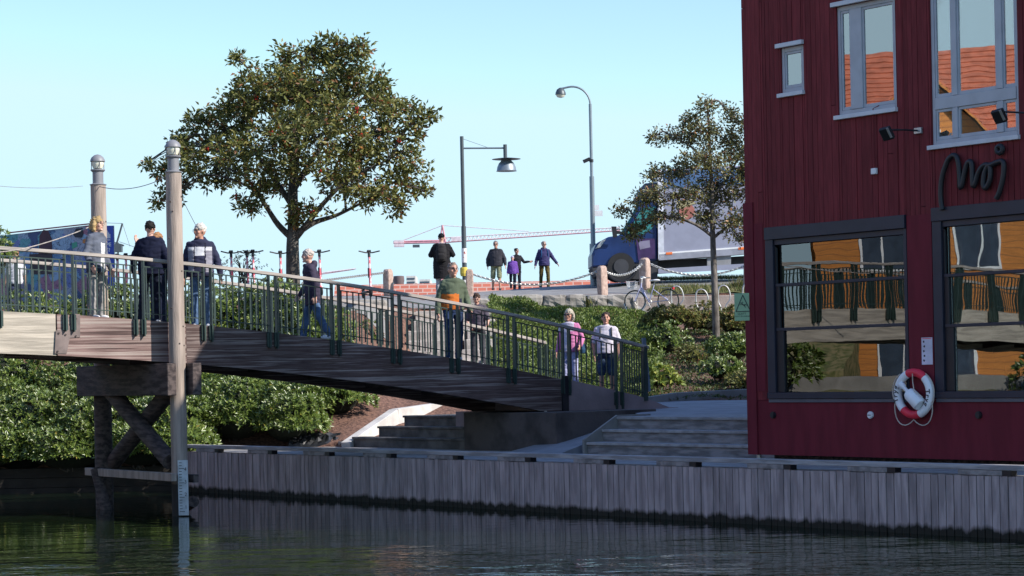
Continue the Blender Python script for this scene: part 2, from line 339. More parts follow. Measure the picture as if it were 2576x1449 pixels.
# right steps in front of the red house
t = thing('quay_steps', 'three long grey timber-faced steps beside the red house', 'steps', FQ.w(9.8, 2.6, .85), FQ.a)
for k in range(3):
    y0 = .38*k; s = MB()
    s.bx(0, 8, y0, (y0+.4) if k < 2 else 6.5, 0, .223*(k+1)-.05); s.build('riser', mat('step_wood', (.22, .205, .20), .9, var=.3, scale=2.5, stretch=(1, 3, 5), bump=.4), t)
    s = MB(); s.bx(0, 8, y0-.04, y0+.42 if k < 2 else 6.5, .223*(k+1)-.05, .223*(k+1)); s.build('tread', M_deckw if k < 2 else mat('landing_boards', (.27, .26, .25), .85, var=.2, scale=4, stretch=(1, 6, 1), bump=.3), t, bevel=.006)
s = MB(); s.prism([(-.06, -.08, -.02), (-.06, -.08, .27), (-.06, .76, .70), (-.06, 1.6, .70), (-.06, 1.6, -.02)], (.055, 0, 0)); s.build('side_wall', M_conc, t)
# sloping ramp next to the abutment
A = [HZ(1270, 1139, .852), HZ(1395, 1147, .852), P(1482, 1112, 40.15), P(1580, 1050, 40.6), P(1700, 1030, 43.2), P(1650, 1040, 42.2), P(1400, 1105, 41.6)]
mb = MB(); A2 = [a+Vector((0, 0, -.5)) for a in A]; n = len(A); mb.add(A+A2, [tuple(range(n))]+[(i, (i+1) % n, n+(i+1) % n, n+i) for i in range(n)])
tag(mb.build('ramp', mat('ramp_paving', (.24, .24, .25), .9, var=.1, scale=2, bump=.2)), kind='structure')
# landing / path at the end of the bridge
mb = MB(); pp = [FQ.w(9.8, 4.0, 0), FQ.w(18.5, 4.0, 0), FQ.w(22, 16, 0), P(1600, 990, 48.3), P(1560, 1000, 46)]
zz = [1.51, 1.51, 1.62, 1.68, 1.6]; mb.v = [(p.x, p.y, z) for p, z in zip(pp, zz)]; mb.f = [(0, 1, 2, 3, 4)]; mb.m = [0]
mb2 = MB(); mb2.prism(mb.v, (0, 0, -.4)); tag(mb2.build('path', mat('ramp_paving', ())), kind='structure')
kb = MB(); kp = [P(1615, 1012, 47.2), P(1700, 999, 47.6), P(1890, 989, 48.2), P(2100, 985, 48.8)]
for a, b in zip(kp[:-1], kp[1:]): kb.beam(a, b, .18, .2)
tag(kb.build('garden_kerb', M_conc, bevel=.01), 'low grey granite kerb between path and planted slope', 'kerb')
# left bank timber wall
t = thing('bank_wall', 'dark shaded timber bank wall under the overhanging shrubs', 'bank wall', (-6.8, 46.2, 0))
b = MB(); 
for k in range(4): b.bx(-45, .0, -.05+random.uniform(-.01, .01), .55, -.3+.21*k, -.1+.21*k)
b.build('plank_face', mat('shaded_timber', (.022, .018, .014), .8, var=.3, scale=3, bump=.3), t)  # near-black colour carries the shade of the overhanging shrubs
# ============================================================ footbridge
RS = [-16, -12, -8, -4, -.04, 1.16, 2.79, 3.33, 4.74, 5.04, 6.38, 7.66, 9.11, 10.25, 11.64, 12.88, 13.52, 14.4]
RZ = [4.1, 4.45, 4.68, 4.75, 4.69, 4.62, 4.50, 4.45, 4.32, 4.28, 4.13, 3.95, 3.74, 3.53, 3.28, 3.03, 2.87, 2.68]
_f = np.polyfit(RS, RZ, 4)
def railz(s): return float(np.polyval(_f, s))
def deckz(s): return railz(s)-1.09
BW = 2.6
br = thing('footbridge', 'arched timber footbridge with green railings crossing the canal', 'bridge', FB.o, FB.a)
def strip(s0, s1, y0, y1, top, bot, step=.5):
    mb = MB(); n = max(1, int(round((s1-s0)/step))); ss = [s0+(s1-s0)*i/n for i in range(n+1)]
    for i, s in enumerate(ss): mb.v += [(s, y0, top(s)), (s, y1, top(s)), (s, y1, bot(s)), (s, y0, bot(s))]
    for i in range(n):
        a, b = 4*i, 4*i+4; mb.f += [(a+k, a+(k+1) % 4, b+(k+1) % 4, b+k) for k in range(4)]
    mb.f += [(0, 1, 2, 3), (4*n+3, 4*n+2, 4*n+1, 4*n)]; mb.m = [0]*len(mb.f); return mb
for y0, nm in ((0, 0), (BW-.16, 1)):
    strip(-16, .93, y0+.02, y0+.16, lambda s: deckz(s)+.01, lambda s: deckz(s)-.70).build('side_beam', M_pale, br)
    strip(3.36, 11.5, y0, y0+.16, lambda s: deckz(s)+.01, lambda s: deckz(s)-.70).build('side_beam', M_weath_shade, br)  # shade-darkened stretch, beginning at the shadow edge on the beam
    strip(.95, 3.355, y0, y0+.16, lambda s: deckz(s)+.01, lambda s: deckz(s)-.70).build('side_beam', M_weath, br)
dk = MB()
s = -16
while s < 11.5:
    z = deckz(s+.06)-.04; dk.box((s+.06, BW/2, z), (.115, BW-.34, .045), Matrix.Rotation(-math.atan((deckz(s+.1)-deckz(s))/.1), 3, 'Y')); s += .125
dk.build('deck_boards', M_deckw, br)
for yy in (.55, 1.3, 2.05): strip(-16, 11.5, yy-.06, yy+.06, lambda s: deckz(s)-.07, lambda s: deckz(s)-.5).build('joist', M_dtim, br)
for s in np.arange(-15, 11, 1.3): 
    m = MB(); m.bx(s, s+.1, .17, BW-.17, deckz(s)-.62, deckz(s)-.5); m.build('cross_joist', M_dtim, br)
# steel joint plate with bolts
jp = MB(); q = [FB.pix(*p) for p in [(178, 790), (201, 790), (201, 848), (175, 850), (167, 890), (137, 889), (140, 831), (163, 829), (176, 818)]]
jp.prism([(u, -.012, z) for u, z in q], (0, .01, 0)); jp.build('joint_plate', mat('joint_steel', (.17, .13, .12), .6, metal=.2, var=.2, scale=4), br)
bo = MB()
for p in [(147, 838), (144, 884), (190, 845), (190, 802), (164, 842)]:
    u, z = FB.pix(*p); bo.tube([(u, -.03, z), (u, -.008, z)], .016, 8)
bo.build('bolt', M_dtim, br)
# abutment ends
def ab(s0, s1, y0, y1, top, bot): return strip(s0, s1, y0, y1, top, bot, .3)
ab(11.5, 14.75, -.02, BW+.2, lambda s: max(1.58, deckz(s)+.03-(.0 if s < 13.5 else (s-13.5)*.12)), lambda s: 1.1).build('abutment', M_pconc, br)
ab(10.75, 14.3, -.12, BW+.2, lambda s: 1.60, lambda s: .5).build('abutment', M_pconc, br)
m = MB(); _a, _b = FQ.pix(1168, 1090, 3.0)[0], FQ.pix(1400, 1080, 3.0)[0]; m.prism([FQ.w(_a, 3.0, .85), FQ.w(_b, 3.0, .85), FQ.w(_b, 5.6, .85), FQ.w(_a, 5.6, .85)], (0, 0, .75)); m.build('pier_wall', mat('void_concrete', (.075, .06, .055), .95, var=.35, scale=2, bump=.4, bscale=15), br, world=True)  # the shaded void under the bridge is put into this near-black colour
m = MB(); m.bx(11.46, 11.60, -.05, .0, 1.55, 2.3); m.build('end_plate', M_black, br)
m = MB(); u, z = FB.pix(1360, 1040); m.tube([(u, -.17, .95), (u, -.17, 1.62)], .024); m.build('drain_pipe', M_galv, br, smooth=True)
# railings
for side, y in ((0, -.0), (1, BW)):
    sg = -1 if side == 0 else 1; s1 = 14.05 if side == 0 else 13.0
    hr = strip(-16, 13.62 if side == 0 else 12.9, y-.06, y+.07, lambda s: railz(s)+.01, lambda s: railz(s)-.05, .4); hr.build('handrail', M_rail, br, bevel=.006)
    ps = [1.16+1.3*k for k in range(-13, 10)]
    for s in ps:
        if s > s1: continue
        for d in (-.075, .075):
            m = MB(); h0 = deckz(s+d)-(.28 if s < 12 else .45)
            m.bx(s+d-.009, s+d+.009, y-.055+sg*.03, y+.045+sg*.03, h0, railz(s+d)-.052)
            m.box((s+d, y+sg*.03+.0, deckz(s)-.12), (.09, .03, .26)); m.build('railing_post', M_green, br)
    if side == 0:
        m = MB(); m.bx(13.5, 13.58, y-.06, y+.05, 1.75, 2.86); m.build('railing_post', M_green, br)
        m = MB(); m.beam(FB.loc(P(1632, 985, 43.7)), FB.loc(P(1619, 850, 43.7)), .09, .03, (0, 1, 0)); m.build('end_flag', mat('blue_steel', (.14, .19, .24), .5), br)
    for k in range(len(ps)):
        a = ps[k]+.085; b = (ps[k+1] if k+1 < len(ps) else 13.58)-.085
        if a > s1 or b > 13.6: continue
        m = strip(a, b, y-.012, y+.012, lambda s: railz(s)-.135, lambda s: railz(s)-.155, .6)
        m2 = strip(a, b, y-.012, y+.012, lambda s: deckz(s)+.135, lambda s: deckz(s)+.118, .6); m.add(m2.v, m2.f)
        n = 9; 
        for i in range(n):
            s = a+(b-a)*(i+.5)/n; m.bx(s-.008, s+.008, y-.014, y+.014, deckz(s)+.05, railz(s)-.15)
        m.build('baluster_panel', M_green, br)
# pile bent under the lamp posts
NP = FB.loc(P(446, 900, 37.55)); NP.z = 0       # near post, bridge coordinates
FP = NP+Vector((-.02, 3.25, 0))
def tlog(name, a, b, r0, r1, m, par, seg=16):
    mb = MB(); n = 8; a, b = Vector(a), Vector(b); mb.tube([a.lerp(b, i/n) for i in range(n+1)], [r0+(r1-r0)*i/n for i in range(n+1)], seg); return mb.build(name, m, par, smooth=True)
for dx in (-.24, .24):
    m = MB(); z1 = deckz(NP.x)-.72; m.bx(NP.x+dx-.085, NP.x+dx+.085, NP.y-.28, FP.y+.5, z1-.56, z1); m.build('cap_beam', M_dtim, br, bevel=.01)
for (a, b) in (((NP.x-.1, NP.y+.15, .95), (FP.x-.1, FP.y-.3, 2.35)), ((NP.x+.12, FP.y-.1, .85), (NP.x+.12, NP.y+.3, 2.35))):
    tlog('cross_brace', a, b, .15, .15, M_dtim, br)
tlog('cross_brace', (NP.x-.25, FP.y-.15, .75), (NP.x-.15, FP.y-.6, -.4), .1, .1, M_dtim, br)
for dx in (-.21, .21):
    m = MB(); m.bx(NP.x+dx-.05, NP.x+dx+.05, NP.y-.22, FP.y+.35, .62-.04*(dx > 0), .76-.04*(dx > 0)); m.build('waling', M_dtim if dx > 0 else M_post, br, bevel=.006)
tlog('pile', (FP.x, FP.y, -1), (FP.x, FP.y, deckz(FP.x)-.75), .165, .165, M_dtim, br)  # dark pile around the far post, cap shade carried by its colour
tlog('pile_stub', FB.loc(P(487, 1262, 37.9)), FB.loc(P(497, 1290, 38.2))+Vector((.0, .8, 0)), .1, .1, M_dtim, br)
# lamp posts
M_lamp = mat('lamp_grey', (.20, .20, .215), .5, var=.06)
M_globe = mat('lamp_globe', (.66, .64, .52), .25, var=.05)
def lamp_post(foot, ztop, r, label, mud=.6):
    t = thing('wooden_lamp_post', label, 'lamp post', foot)
    n = 22; mb = MB(); rr = [r*(1.03-.06*i/n)*(1+.012*math.sin(i*1.7)) for i in range(n+1)]
    mb.tube([(0, 0, -1+(ztop+1)*i/n) for i in range(n+1)], rr, 28)
    pm = M_post.copy(); pm.name = 'post_wet'; T = pm.node_tree; N = T.nodes; L = T.links; bb = N['Principled BSDF']; src = bb.inputs['Base Color'].links[0].from_socket
    tc = N.new('ShaderNodeTexCoord'); sp = N.new('ShaderNodeSeparateXYZ'); L.new(tc.outputs['Object'], sp.inputs[0]); mr = N.new('ShaderNodeMapRange'); mr.inputs[1].default_value = mud-.05; mr.inputs[2].default_value = mud+.05; L.new(sp.outputs[2], mr.inputs[0])
    mx = N.new('ShaderNodeMix'); mx.data_type = 'RGBA'; L.new(mr.outputs[0], mx.inputs[0]); mx.inputs[6].default_value = (.02, .017, .014, 1); L.new(src, mx.inputs[7]); L.new(mx.outputs[2], bb.inputs['Base Color'])
    mb.build('pole', pm, t, smooth=True)
    m = MB(); m.lathe([(r+.012, ztop), (r+.012, ztop+.012), (.10, ztop+.03), (.10, ztop+.24), (.135, ztop+.27), (.135, ztop+.29), (.05, ztop+.30)], 24); m.build('lantern_base', M_lamp, t, smooth=True)
    m = MB(); m.lathe([(.03, ztop+.295), (.085, ztop+.31), (.112, ztop+.38), (.115, ztop+.43), (.10, ztop+.45)], 24); m.build('globe', M_globe, t, smooth=True)
    for k in range(4):
        m = MB(); a = .5+k*math.pi/2; m.tube([(.12*math.cos(a), .12*math.sin(a), ztop+.28), (.12*math.cos(a), .12*math.sin(a), ztop+.45)], .008, 6); m.build('lantern_bar', M_lamp, t)
    m = MB(); m.lathe([(.14, ztop+.44), (.135, ztop+.47), (.11, ztop+.52), (.06, ztop+.56), (.01, ztop+.575)], 24); m.build('lantern_cap', M_lamp, t, smooth=True)
    for k in range(9):
        z = random.uniform(1.5, ztop-.3); a = random.uniform(3.4, 6); m = MB(); m.sphere((r*.985*math.cos(a), r*.985*math.sin(a), z), .016, 8, 5); m.build('knot', M_dtim, t)
    return t
npw = FB.w(NP.x, NP.y, 0); fpw = FB.w(FP.x, FP.y, 0)
Zn = npw.y; zt1 = P(435, 434, Zn).z; zt2 = P(228, 466, fpw.y).z
lamp_post(npw, zt1, .142, 'tall round timber lamp post rising from the water, the nearer of two')
lamp_post(fpw, zt2, .146, 'round timber lamp post behind the grey-jacketed woman on the bridge')
# tide gauge
t = thing('tide_gauge', 'white measuring board with scale fixed to the near timber post', 'gauge board', npw+Vector((.085, -.155, 0)), 0)
m = MB(); m.bx(-.09, .085, -.02, .0, .02, .98); m.build('board', mat('gauge_board', (.42, .45, .46), .6, var=.2, scale=5), t)
m = MB()
for k in range(18): m.bx(-.07, (-.02 if k % 5 else .02), -.024, -.021, .08+.05*k, .09+.05*k)
m.build('scale_marks', M_black, t)
def text_mesh(name, s, size, m, loc, rot, parent=None, depth=.004, align='CENTER', bold=0, sx=1):
    c = bpy.data.curves.new(name, 'FONT'); c.body = s; c.size = size; c.extrude = depth; c.align_x = align; c.align_y = 'CENTER'; c.offset = bold; c.resolution_u = 3
    o = bpy.data.objects.new(name, c); COL.objects.link(o); bpy.context.view_layer.update()
    me = bpy.data.meshes.new_from_object(o.evaluated_get(bpy.context.evaluated_depsgraph_get())); bpy.data.objects.remove(o)
    me.transform(Matrix.Translation(Vector(loc)) @ rot.to_4x4() @ Matrix.Diagonal((sx, 1, 1, 1))); me.materials.clear(); me.materials.append(m)
    return link_mesh(name, me, parent)
RX = Matrix.Rotation(R(90), 3, 'X')           # text standing upright, facing -y
for k, n in enumerate('1234'): text_mesh('numeral', n, .09, M_black, (.04, -.023, .16+.22*k), RX, t, .001)
# cables between posts
def cable(name, label, pts, r=.006, sag=0, n=24, m=None):
    mb = MB(); P_ = []
    for a, b in zip(pts[:-1], pts[1:]):
        a, b = Vector(a), Vector(b)
        for i in range(n+1):
            q = i/n; p = a.lerp(b, q); p.z -= 4*sag*q*(1-q); P_.append(p)
    o = thing(name, label, 'cable', P_[0]); mb.tube(P_, r, 5); mb.build('wire', m or M_steel, o, world=True, smooth=True)
cable('cable', 'thin dark wire sagging between the two timber lamp posts', [P(245, 468, fpw.y-.05), P(416, 446, Zn-.05)], .007, .12)
cable('cable', 'thin wire running left from the farther lamp post', [P(208, 468, fpw.y), P(-120, 452, 36)], .004, .08)
cable('rope', 'pale rope slanting down over the railing at far left', [P(245, 562, 39.0), P(110, 612, 36.6), P(0, 634, 35.4), P(-120, 650, 34)], .009, .02, 8, M_rail)
cable('cable', 'thin guy wire slanting down right of the nearer lamp post', [P(458, 500, Zn+.1), P(492, 566, 39.2), P(540, 640, 41.5)], .005, .0, 8)
# ============================================================ red house
house = thing('red_house', 'dark red timber house with large glazed ground floor, in shade at right', 'house', FH.o, FH.a)
HW, HD, HT, HB = 8.3, 18.0, 10.45, .98
M_red = mat('red_boards', (.17, .026, .030), .75, var=.13, scale=3, stretch=(6, 6, .7), bump=.25, island=.16, spec=.2)
M_redp = mat('red_panel', (.150, .017, .027), .7, spec=.2, var=.1, scale=2, stretch=(3, 3, .5), bump=.1)
M_frame = mat('window_grey', (.42, .43, .46), .5, var=.06)
M_navy = mat('window_navy', (.020, .021, .036), .5, var=.1)
M_trim = mat('trim_grey', (.60, .61, .64), .5, var=.06)
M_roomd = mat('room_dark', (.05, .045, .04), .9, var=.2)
def glass(name, wav, refl, tint=(.55, .6, .6)):
    m = bpy.data.materials.new(name); m.use_nodes = True; t = m.node_tree; N = t.nodes; L = t.links; N.remove(N['Principled BSDF'])
    g = N.new('ShaderNodeBsdfGlossy'); g.inputs['Roughness'].default_value = .0; g.inputs[0].default_value = (.95, .97, 1, 1)
    tr = N.new('ShaderNodeBsdfTransparent'); tr.inputs[0].default_value = tint+(1,)
    lw = N.new('ShaderNodeFresnel'); lw.inputs[0].default_value = 1.5; mr = N.new('ShaderNodeMapRange'); mr.inputs[3].default_value = refl; mr.inputs[4].default_value = 1; L.new(lw.outputs[0], mr.inputs[0])
    mx = N.new('ShaderNodeMixShader'); L.new(mr.outputs[0], mx.inputs[0]); L.new(tr.outputs[0], mx.inputs[1]); L.new(g.outputs[0], mx.inputs[2]); L.new(mx.outputs[0], N['Material Output'].inputs[0])
    if wav:
        tc = N.new('ShaderNodeTexCoord'); no = N.new('ShaderNodeTexNoise'); no.inputs['Scale'].default_value = 1.1; no.inputs['Detail'].default_value = 1.5; L.new(tc.outputs['Object'], no.inputs[0])
        bp = N.new('ShaderNodeBump'); bp.inputs['Distance'].default_value = wav; bp.inputs['Strength'].default_value = 1; L.new(no.outputs[0], bp.inputs['Height']); L.new(bp.outputs[0], g.inputs['Normal'])
    return m
M_gl1 = glass('upper_glass', .001, .34); M_gl2 = glass('shop_glass', .002, .13)
def fp(x, y, off=0): return FH.pix(x, y, off)
OP = [(.47, 3.44, 1.88, 4.62), (3.96, 7.75, 1.88, 4.68), (.88, 1.38, 6.72, 7.44), (2.10, 3.30, 6.24, FH.pix(2110, 17)[1]), (3.97, 5.58, 5.60, 8.9), (6.4, 7.6, 5.6, 8.9)]
wl = MB(); xsb = [0.0]
while xsb[-1] < HW-.02: xsb.append(min(HW, xsb[-1]+random.uniform(.092, .112)))
cuts = sorted(set(xsb+[o[0] for o in OP]+[o[1] for o in OP]))
for a, b in zip(cuts[:-1], cuts[1:]):
    if b-a < .004: continue
    c = (a+b)/2; iv = [(HB, HT)]
    for o in OP:
        if o[0] <= c <= o[1]:
            nv = []
            for (z0, z1) in iv:
                if o[2] > z0: nv.append((z0, min(z1, o[2])))
                if o[3] < z1: nv.append((max(z0, o[3]), z1))
            iv = [i for i in nv if i[1]-i[0] > .01]
    off = random.choice((0, .006, -.004, .003))
    if random.random() < .22:
        zj = random.uniform(2.5, 9); iv = [q_ for (z0, z1) in iv for q_ in (((z0, zj-.004), (zj+.004, z1)) if z0+.3 < zj < z1-.3 else ((z0, z1),))]
    for z0, z1 in iv:
        if z0 < 1.85: z0 = 1.86 if z1 > 1.9 else None
        if z0 is None: continue
        if z0 < 3 and (.3 < c < HW): pass
        g = .0035
        wl.bx(a+g, b-g, off-.0, .06, z0, z1)
wl.build('wall', M_red, house)
m = MB(); m.bx(.0, HW, .006, .06, HB, 1.855); m.build('base_panel', M_redp, house)
m = MB(); m.bx(3.46, 3.94, -.018, .0, 1.86, 4.60); m.build('pillar_panel', M_redp, house)
m = MB(); m.bx(-.025, .19, -.022, -.001, HB, 5.05); m.bx(.20, .40, -.010, .0, 2.0, 4.7); m.build('corner_board', M_redp, house)
m = MB(); m.bx(0, HW, .07, .12, HB, 1.85); m.bx(0, .05, .061, 8.39, HB, 9.85); m.bx(0, .05, 8.39, 10.8, HB, 9.3); m.bx(0, .05, 10.81, HD, HB, 10.2); m.bx(HW-.05, HW, .061, HD, HB, 9.3); m.bx(.05, HW-.05, HD-.1, HD, HB, 9.3)  # side wall heights follow the shadow-shaping roof steps
m.build('side_wall', M_red, house)
m = MB(); m.bx(-.1, HW+.1, -.1, 3.4, HT, HT+.1); m.bx(0, HW, 3.2, 3.39, 9.8, HT); m.bx(-.05, HW+.05, 3.41, 8.4, 9.86, 9.95); m.bx(-.05, HW+.05, 8.41, 10.8, 9.31, 9.4); m.bx(-.05, HW+.05, 10.81, HD+.05, 10.21, 10.3); m.build('roof', M_black, house)  # unseen roof, stepped in height to place its shadow edges on bridge and kerb
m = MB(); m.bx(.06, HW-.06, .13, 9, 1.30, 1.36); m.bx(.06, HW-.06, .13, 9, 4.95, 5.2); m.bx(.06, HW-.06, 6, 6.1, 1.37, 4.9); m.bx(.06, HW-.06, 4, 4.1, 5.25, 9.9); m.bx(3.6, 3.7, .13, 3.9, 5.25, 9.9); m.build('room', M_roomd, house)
m = MB(); m.bx(.25, HW, .3, .4, .8, HB+.02); m.build('skirting', M_dtim, house)
m = MB(); m.tube([(.12, .08, .8), (.12, .08, 1.0)], .04, 10); m.build('foundation_post', M_galv, house)
def bars(name, rects, y0, y1, m, par, bevel=.004):
    b = MB()
    for (x0, x1, z0, z1) in rects: b.bx(x0, x1, y0, y1, z0, z1)
    return b.build(name, m, par, bevel=bevel)
# ground floor windows
def shopwin(x0, x1, z0, z1, glz, zm):
    hz = .20
    f = bars('window', [(x0, x1, z1-hz, z1-.001)], -.05, .05, M_navy, house)
    bars('frame', [(x0, x0+.17, z0+.1, z1-hz-.002)], -.03, .06, M_navy, f); bars('frame', [(x1-.06, x1, z0+.1, z1-hz-.002)], -.012, .06, M_navy, f)
    bars('sill', [(x0-.0, x1, z0, z0+.098)], -.045, .055, M_navy, f); bars('sill', [(x0, x1, z0-.06, z0-.004)], -.02, .0, mat('sill_grey', (.10, .10, .12), .5), f)
    bars('frame', [(x0+.175, x1-.065, z1-hz-.09, z1-hz-.004)], .0, .05, M_navy, f)
    zs = [z0+.1]+zm+[z1-hz-.095]; 
    for k in range(3):
        e = (.03, .09, .16)[2-k]
        bars('frame', [(x0+.175, x0+.175+e, zs[k]+.004, zs[k+1]-.03)], .012, .055, M_black, f)
        bars('pane', [(x0+.18+e, x1-.065, zs[k]+.002, zs[k+1]-.002)], .050+.012*k, .056+.012*k, M_gl2, f, 0)
    for z in zm: bars('mullion', [(x0+.18, x1-.062, z-.035, z+.012)], .0, .048, M_navy, f)
    return f
z716 = fp(1953, 716)[1]; z827 = fp(1960, 827)[1]
shopwin(.47, 3.44, 1.88, 4.62, 0, [z827, z716])
z2a = fp(2400, 690)[1]; z2b = fp(2400, 817)[1]
shopwin(3.96, 7.75, 1.88, 4.68, 0, [z2b, z2a])
# upper windows
def upwin(o, muls, hb=None, lower=None, lab=None):
    x0, x1, z0, z1 = o; f = bars('window', [(x0, x0+.055, z0, z1), (x1-.055, x1, z0, z1), (x0+.057, x1-.057, z0, z0+.07), (x0+.057, x1-.057, z1-.07, z1)], .03, .075, M_frame, house)
    xs_ = [x0+.06]+[v for mm in muls for v in mm]+[x1-.06]; zs_ = [(z0+.072, (hb[0]-.003) if hb else z1-.072)]
    if hb: zs_.append((hb[1]+.003, z1-.072)); bars('transom', [(x0+.058, x1-.058, hb[0], hb[1])], .02, .07, M_frame, f)
    for mm in muls: bars('mullion', [(mm[0], mm[1], a, b) for a, b in zs_], .018, .07, M_frame, f)
    for i in range(0, len(xs_), 2):
        for a, b in zs_:
            bars('sash', [(xs_[i], xs_[i]+.03, a, b), (xs_[i+1]-.03, xs_[i+1], a, b), (xs_[i]+.031, xs_[i+1]-.031, a, a+.05), (xs_[i]+.031, xs_[i+1]-.031, b-.04, b)], .04, .08, M_frame, f)
            bars('pane', [(xs_[i]+.03, xs_[i+1]-.03, a+.05, b-.04)], .06, .065, M_gl1, f, 0)
    w_ = MB(); w_.bx(x0-.05, x1+.02, -.06, .03, z0-.065, z0-.002); w_.build('sill', M_trim, f, bevel=.004)
    w_ = MB(); w_.bx(x0-.07, x1+.02, -.06, .0, z1+.002, z1+.07); w_.build('hood', M_trim, f, bevel=.004)
    return f
upwin(OP[2], [])
upwin(OP[3], [(2.36, 2.60)])
zc0, zc1 = fp(2450, 262)[1], fp(2450, 232)[1]
upwin(OP[4], [(fp(2394, 300)[0], fp(2404, 300)[0]+.02), (fp(2513, 300)[0]-.05, fp(2513, 300)[0]+.06)], (zc0, zc1))
upwin(OP[5], [], (zc0, zc1))
# room furniture behind the glass
M_or = mat('orange_plastic', (.62, .20, .035), .45, var=.05); M_cloth = mat('blue_cloth', (.30, .36, .50), .8, var=.05)
def dining(x, y, lab):
    t = thing('dining_table', lab, 'table', FH.w(x, y, 1.36), FH.a, 'tables behind the shop windows')
    m = MB(); m.box((0, 0, .74), (.9, .8, .03)); m.build('tabletop', M_cloth, t); m = MB(); m.prism([(-.452, -.41, .755), (.452, -.41, .755), (.452, -.41, .38), (-.452, -.41, .46)], (0, .006, 0)); m.build('tablecloth', M_cloth, t)
    for sx in (-.38, .38):
        for sy in (-.3, .3): m = MB(); m.bx(sx-.02, sx+.02, sy-.02, sy+.02, 0, .72); m.build('leg', M_black, t)
def chair(x, y, rz, lab):
    t = thing('dining_chair', lab, 'chair', FH.w(x, y, 1.36), FH.a+rz, 'orange chairs behind the shop windows')
    m = MB(); m.box((0, 0, .45), (.44, .44, .05)); m.build('seat', M_or, t, bevel=.01); m = MB(); m.box((0, .21, .72), (.44, .04, .52)); m.build('backrest', M_or, t, bevel=.01)
    for sx in (-.19, .19):
        for sy in (-.19, .19): m = MB(); m.bx(sx-.015, sx+.015, sy-.015, sy+.015, 0, .42); m.build('leg', M_black, t)
dining(2.45, .75, 'table with blue cloth behind the left shop window'); chair(1.85, .8, R(90), 'orange chair left of the table in the left shop window'); chair(3.05, .8, R(-90), 'orange chair right of the table in the left shop window')
dining(5.7, .75, 'table with blue cloth behind the right shop window'); chair(4.95, .85, R(80), 'orange chair left of the table in the right shop window')
# ---------------------------------------------------- things on the facade
def on_wall(name, label, cat, px, py, y=-.02, group=None):
    u, z = fp(px, py); return thing(name, label, cat, FH.w(u, y, z), FH.a, group), u, z
M_ink = mat('ink', (.02, .02, .025), .6)
t, u, z = on_wall('life_ring', 'red and white life ring with rope hung between the shop windows', 'life ring', 2311, 990, -.10)
M_lr = mat('ring_red', (.80, .03, .06), .5, var=.08); M_lw = mat('ring_white', (.86, .86, .86), .5, var=.06)
RO, RI = .315, .062
segs = [(-20, 42, 'r'), (42, 160, 'w'), (160, 222, 'r'), (222, 340, 'w')]   # degrees clockwise from top
for a0, a1, c in segs:
    m = MB(); n = 16; pts = [(RO*math.sin(R(a0+(a1-a0)*i/n)), 0, RO*1.0*math.cos(R(a0+(a1-a0)*i/n))) for i in range(n+1)]
    m.tube(pts, RI, 14); m.build('red_section' if c == 'r' else 'white_section', M_lr if c == 'r' else M_lw, t, smooth=True)
def ring_text(s, c0, da, flip):
    for i, ch in enumerate(s):
        a = R(c0+da*i); rot = Matrix.Rotation(-(a+(math.pi/2 if flip else -math.pi/2))+math.pi/2*(1 if flip else -1), 3, 'Z')
        rot = RX @ Matrix.Rotation(-a if True else 0, 3, 'Z')
        text_mesh('letter', ch, .115, M_ink, (RO*math.sin(a), -RI-.001, RO*math.cos(a)), rot, t, .002, bold=.002)
ring_text('Tryg', 84, 12, 0); ring_text('Tryg', 252, 12, 0)
m = MB(); pts = []
for i in range(41):
    q = i/40; a = R(40+280*q); rr = RO+RI+.008+.09*abs(math.sin(q*math.pi*4))*(1 if .25 < q < .75 else .25); pts.append((rr*math.sin(a), -.02, rr*math.cos(a)-(.05 if .25 < q < .75 else 0)*abs(math.sin(q*math.pi*4))))
m.tube(pts, .008, 6); m.build('rope', mat('rope_pale', (.55, .48, .40), .8), t, smooth=True)
m = MB(); m.tube([(.05, -.085, .30), (.03, -.06, .18), (.08, -.09, .05), (.25, -.10, -.05)], .008, 6); m.build('rope', MATS['rope_pale'], t)
t2 = thing('throw_bottle', 'white plastic throw-line bottle tied inside the life ring', 'float bottle', t.location+FH.y*-.06+Vector((0, 0, -.0)), FH.a)
m = MB(); a, b = Vector((-.21, 0, .15)), Vector((.17, 0, -.17)); pr = [(0, .045), (.12, .05), (.2, .03), (.34, .028), (.42, .085), (.5, .10), (.95, .105), (1, .09)]
m.tube([a.lerp(b, p) for p, r in pr], [r for p, r in pr], 14); m.build('bottle_body', M_lw, t2, smooth=True)
# paper notice
t, u, z = on_wall('paper_notice', 'small laminated paper notice above the life ring', 'notice', 2335, 883, -.022)
m = MB(); m.bx(-.105, .105, -.004, 0, -.2, .2); m.build('sheet', mat('paper', (.62, .58, .68), .6), t)
m = MB()
for k in range(7): m.bx(-.02, .085, -.006, -.0045, .16-.05*k, .17-.05*k)
m.build('text_lines', M_trim, t); m = MB()
for k in range(5): m.box((-.06+.01*(k % 2), -.0055, .14-.07*k), (.028, .001, .03), Matrix.Rotation(.5*k, 3, 'Y'))
m.build('pictograms', M_ink, t); m = MB(); m.bx(-.09, .09, -.006, -.0045, .18, .19); m.build('heading_line', M_lr, t)
# vents
for i, (px, lab, mm) in enumerate(((1946, 'black round wall vent nearest the house corner', M_black), (2191, 'white round wall vent below the left shop window', M_white), (2463, 'black round wall vent right of the life ring', M_black))):
    t, u, z = on_wall('wall_vent', lab, 'vent', px, 1044, .004, 'round vents along the base panel'); m = MB(); m.tube([(0, 0, 0), (0, -.03, 0)], .055, 20); m.tube([(0, -.03, 0), (0, -.045, 0)], .042, 20); m.build('cover', mm, t, smooth=True); m = MB(); m.bx(-.035, .035, -.049, -.046, -.006, .006); m.build('slot', M_ink, t)
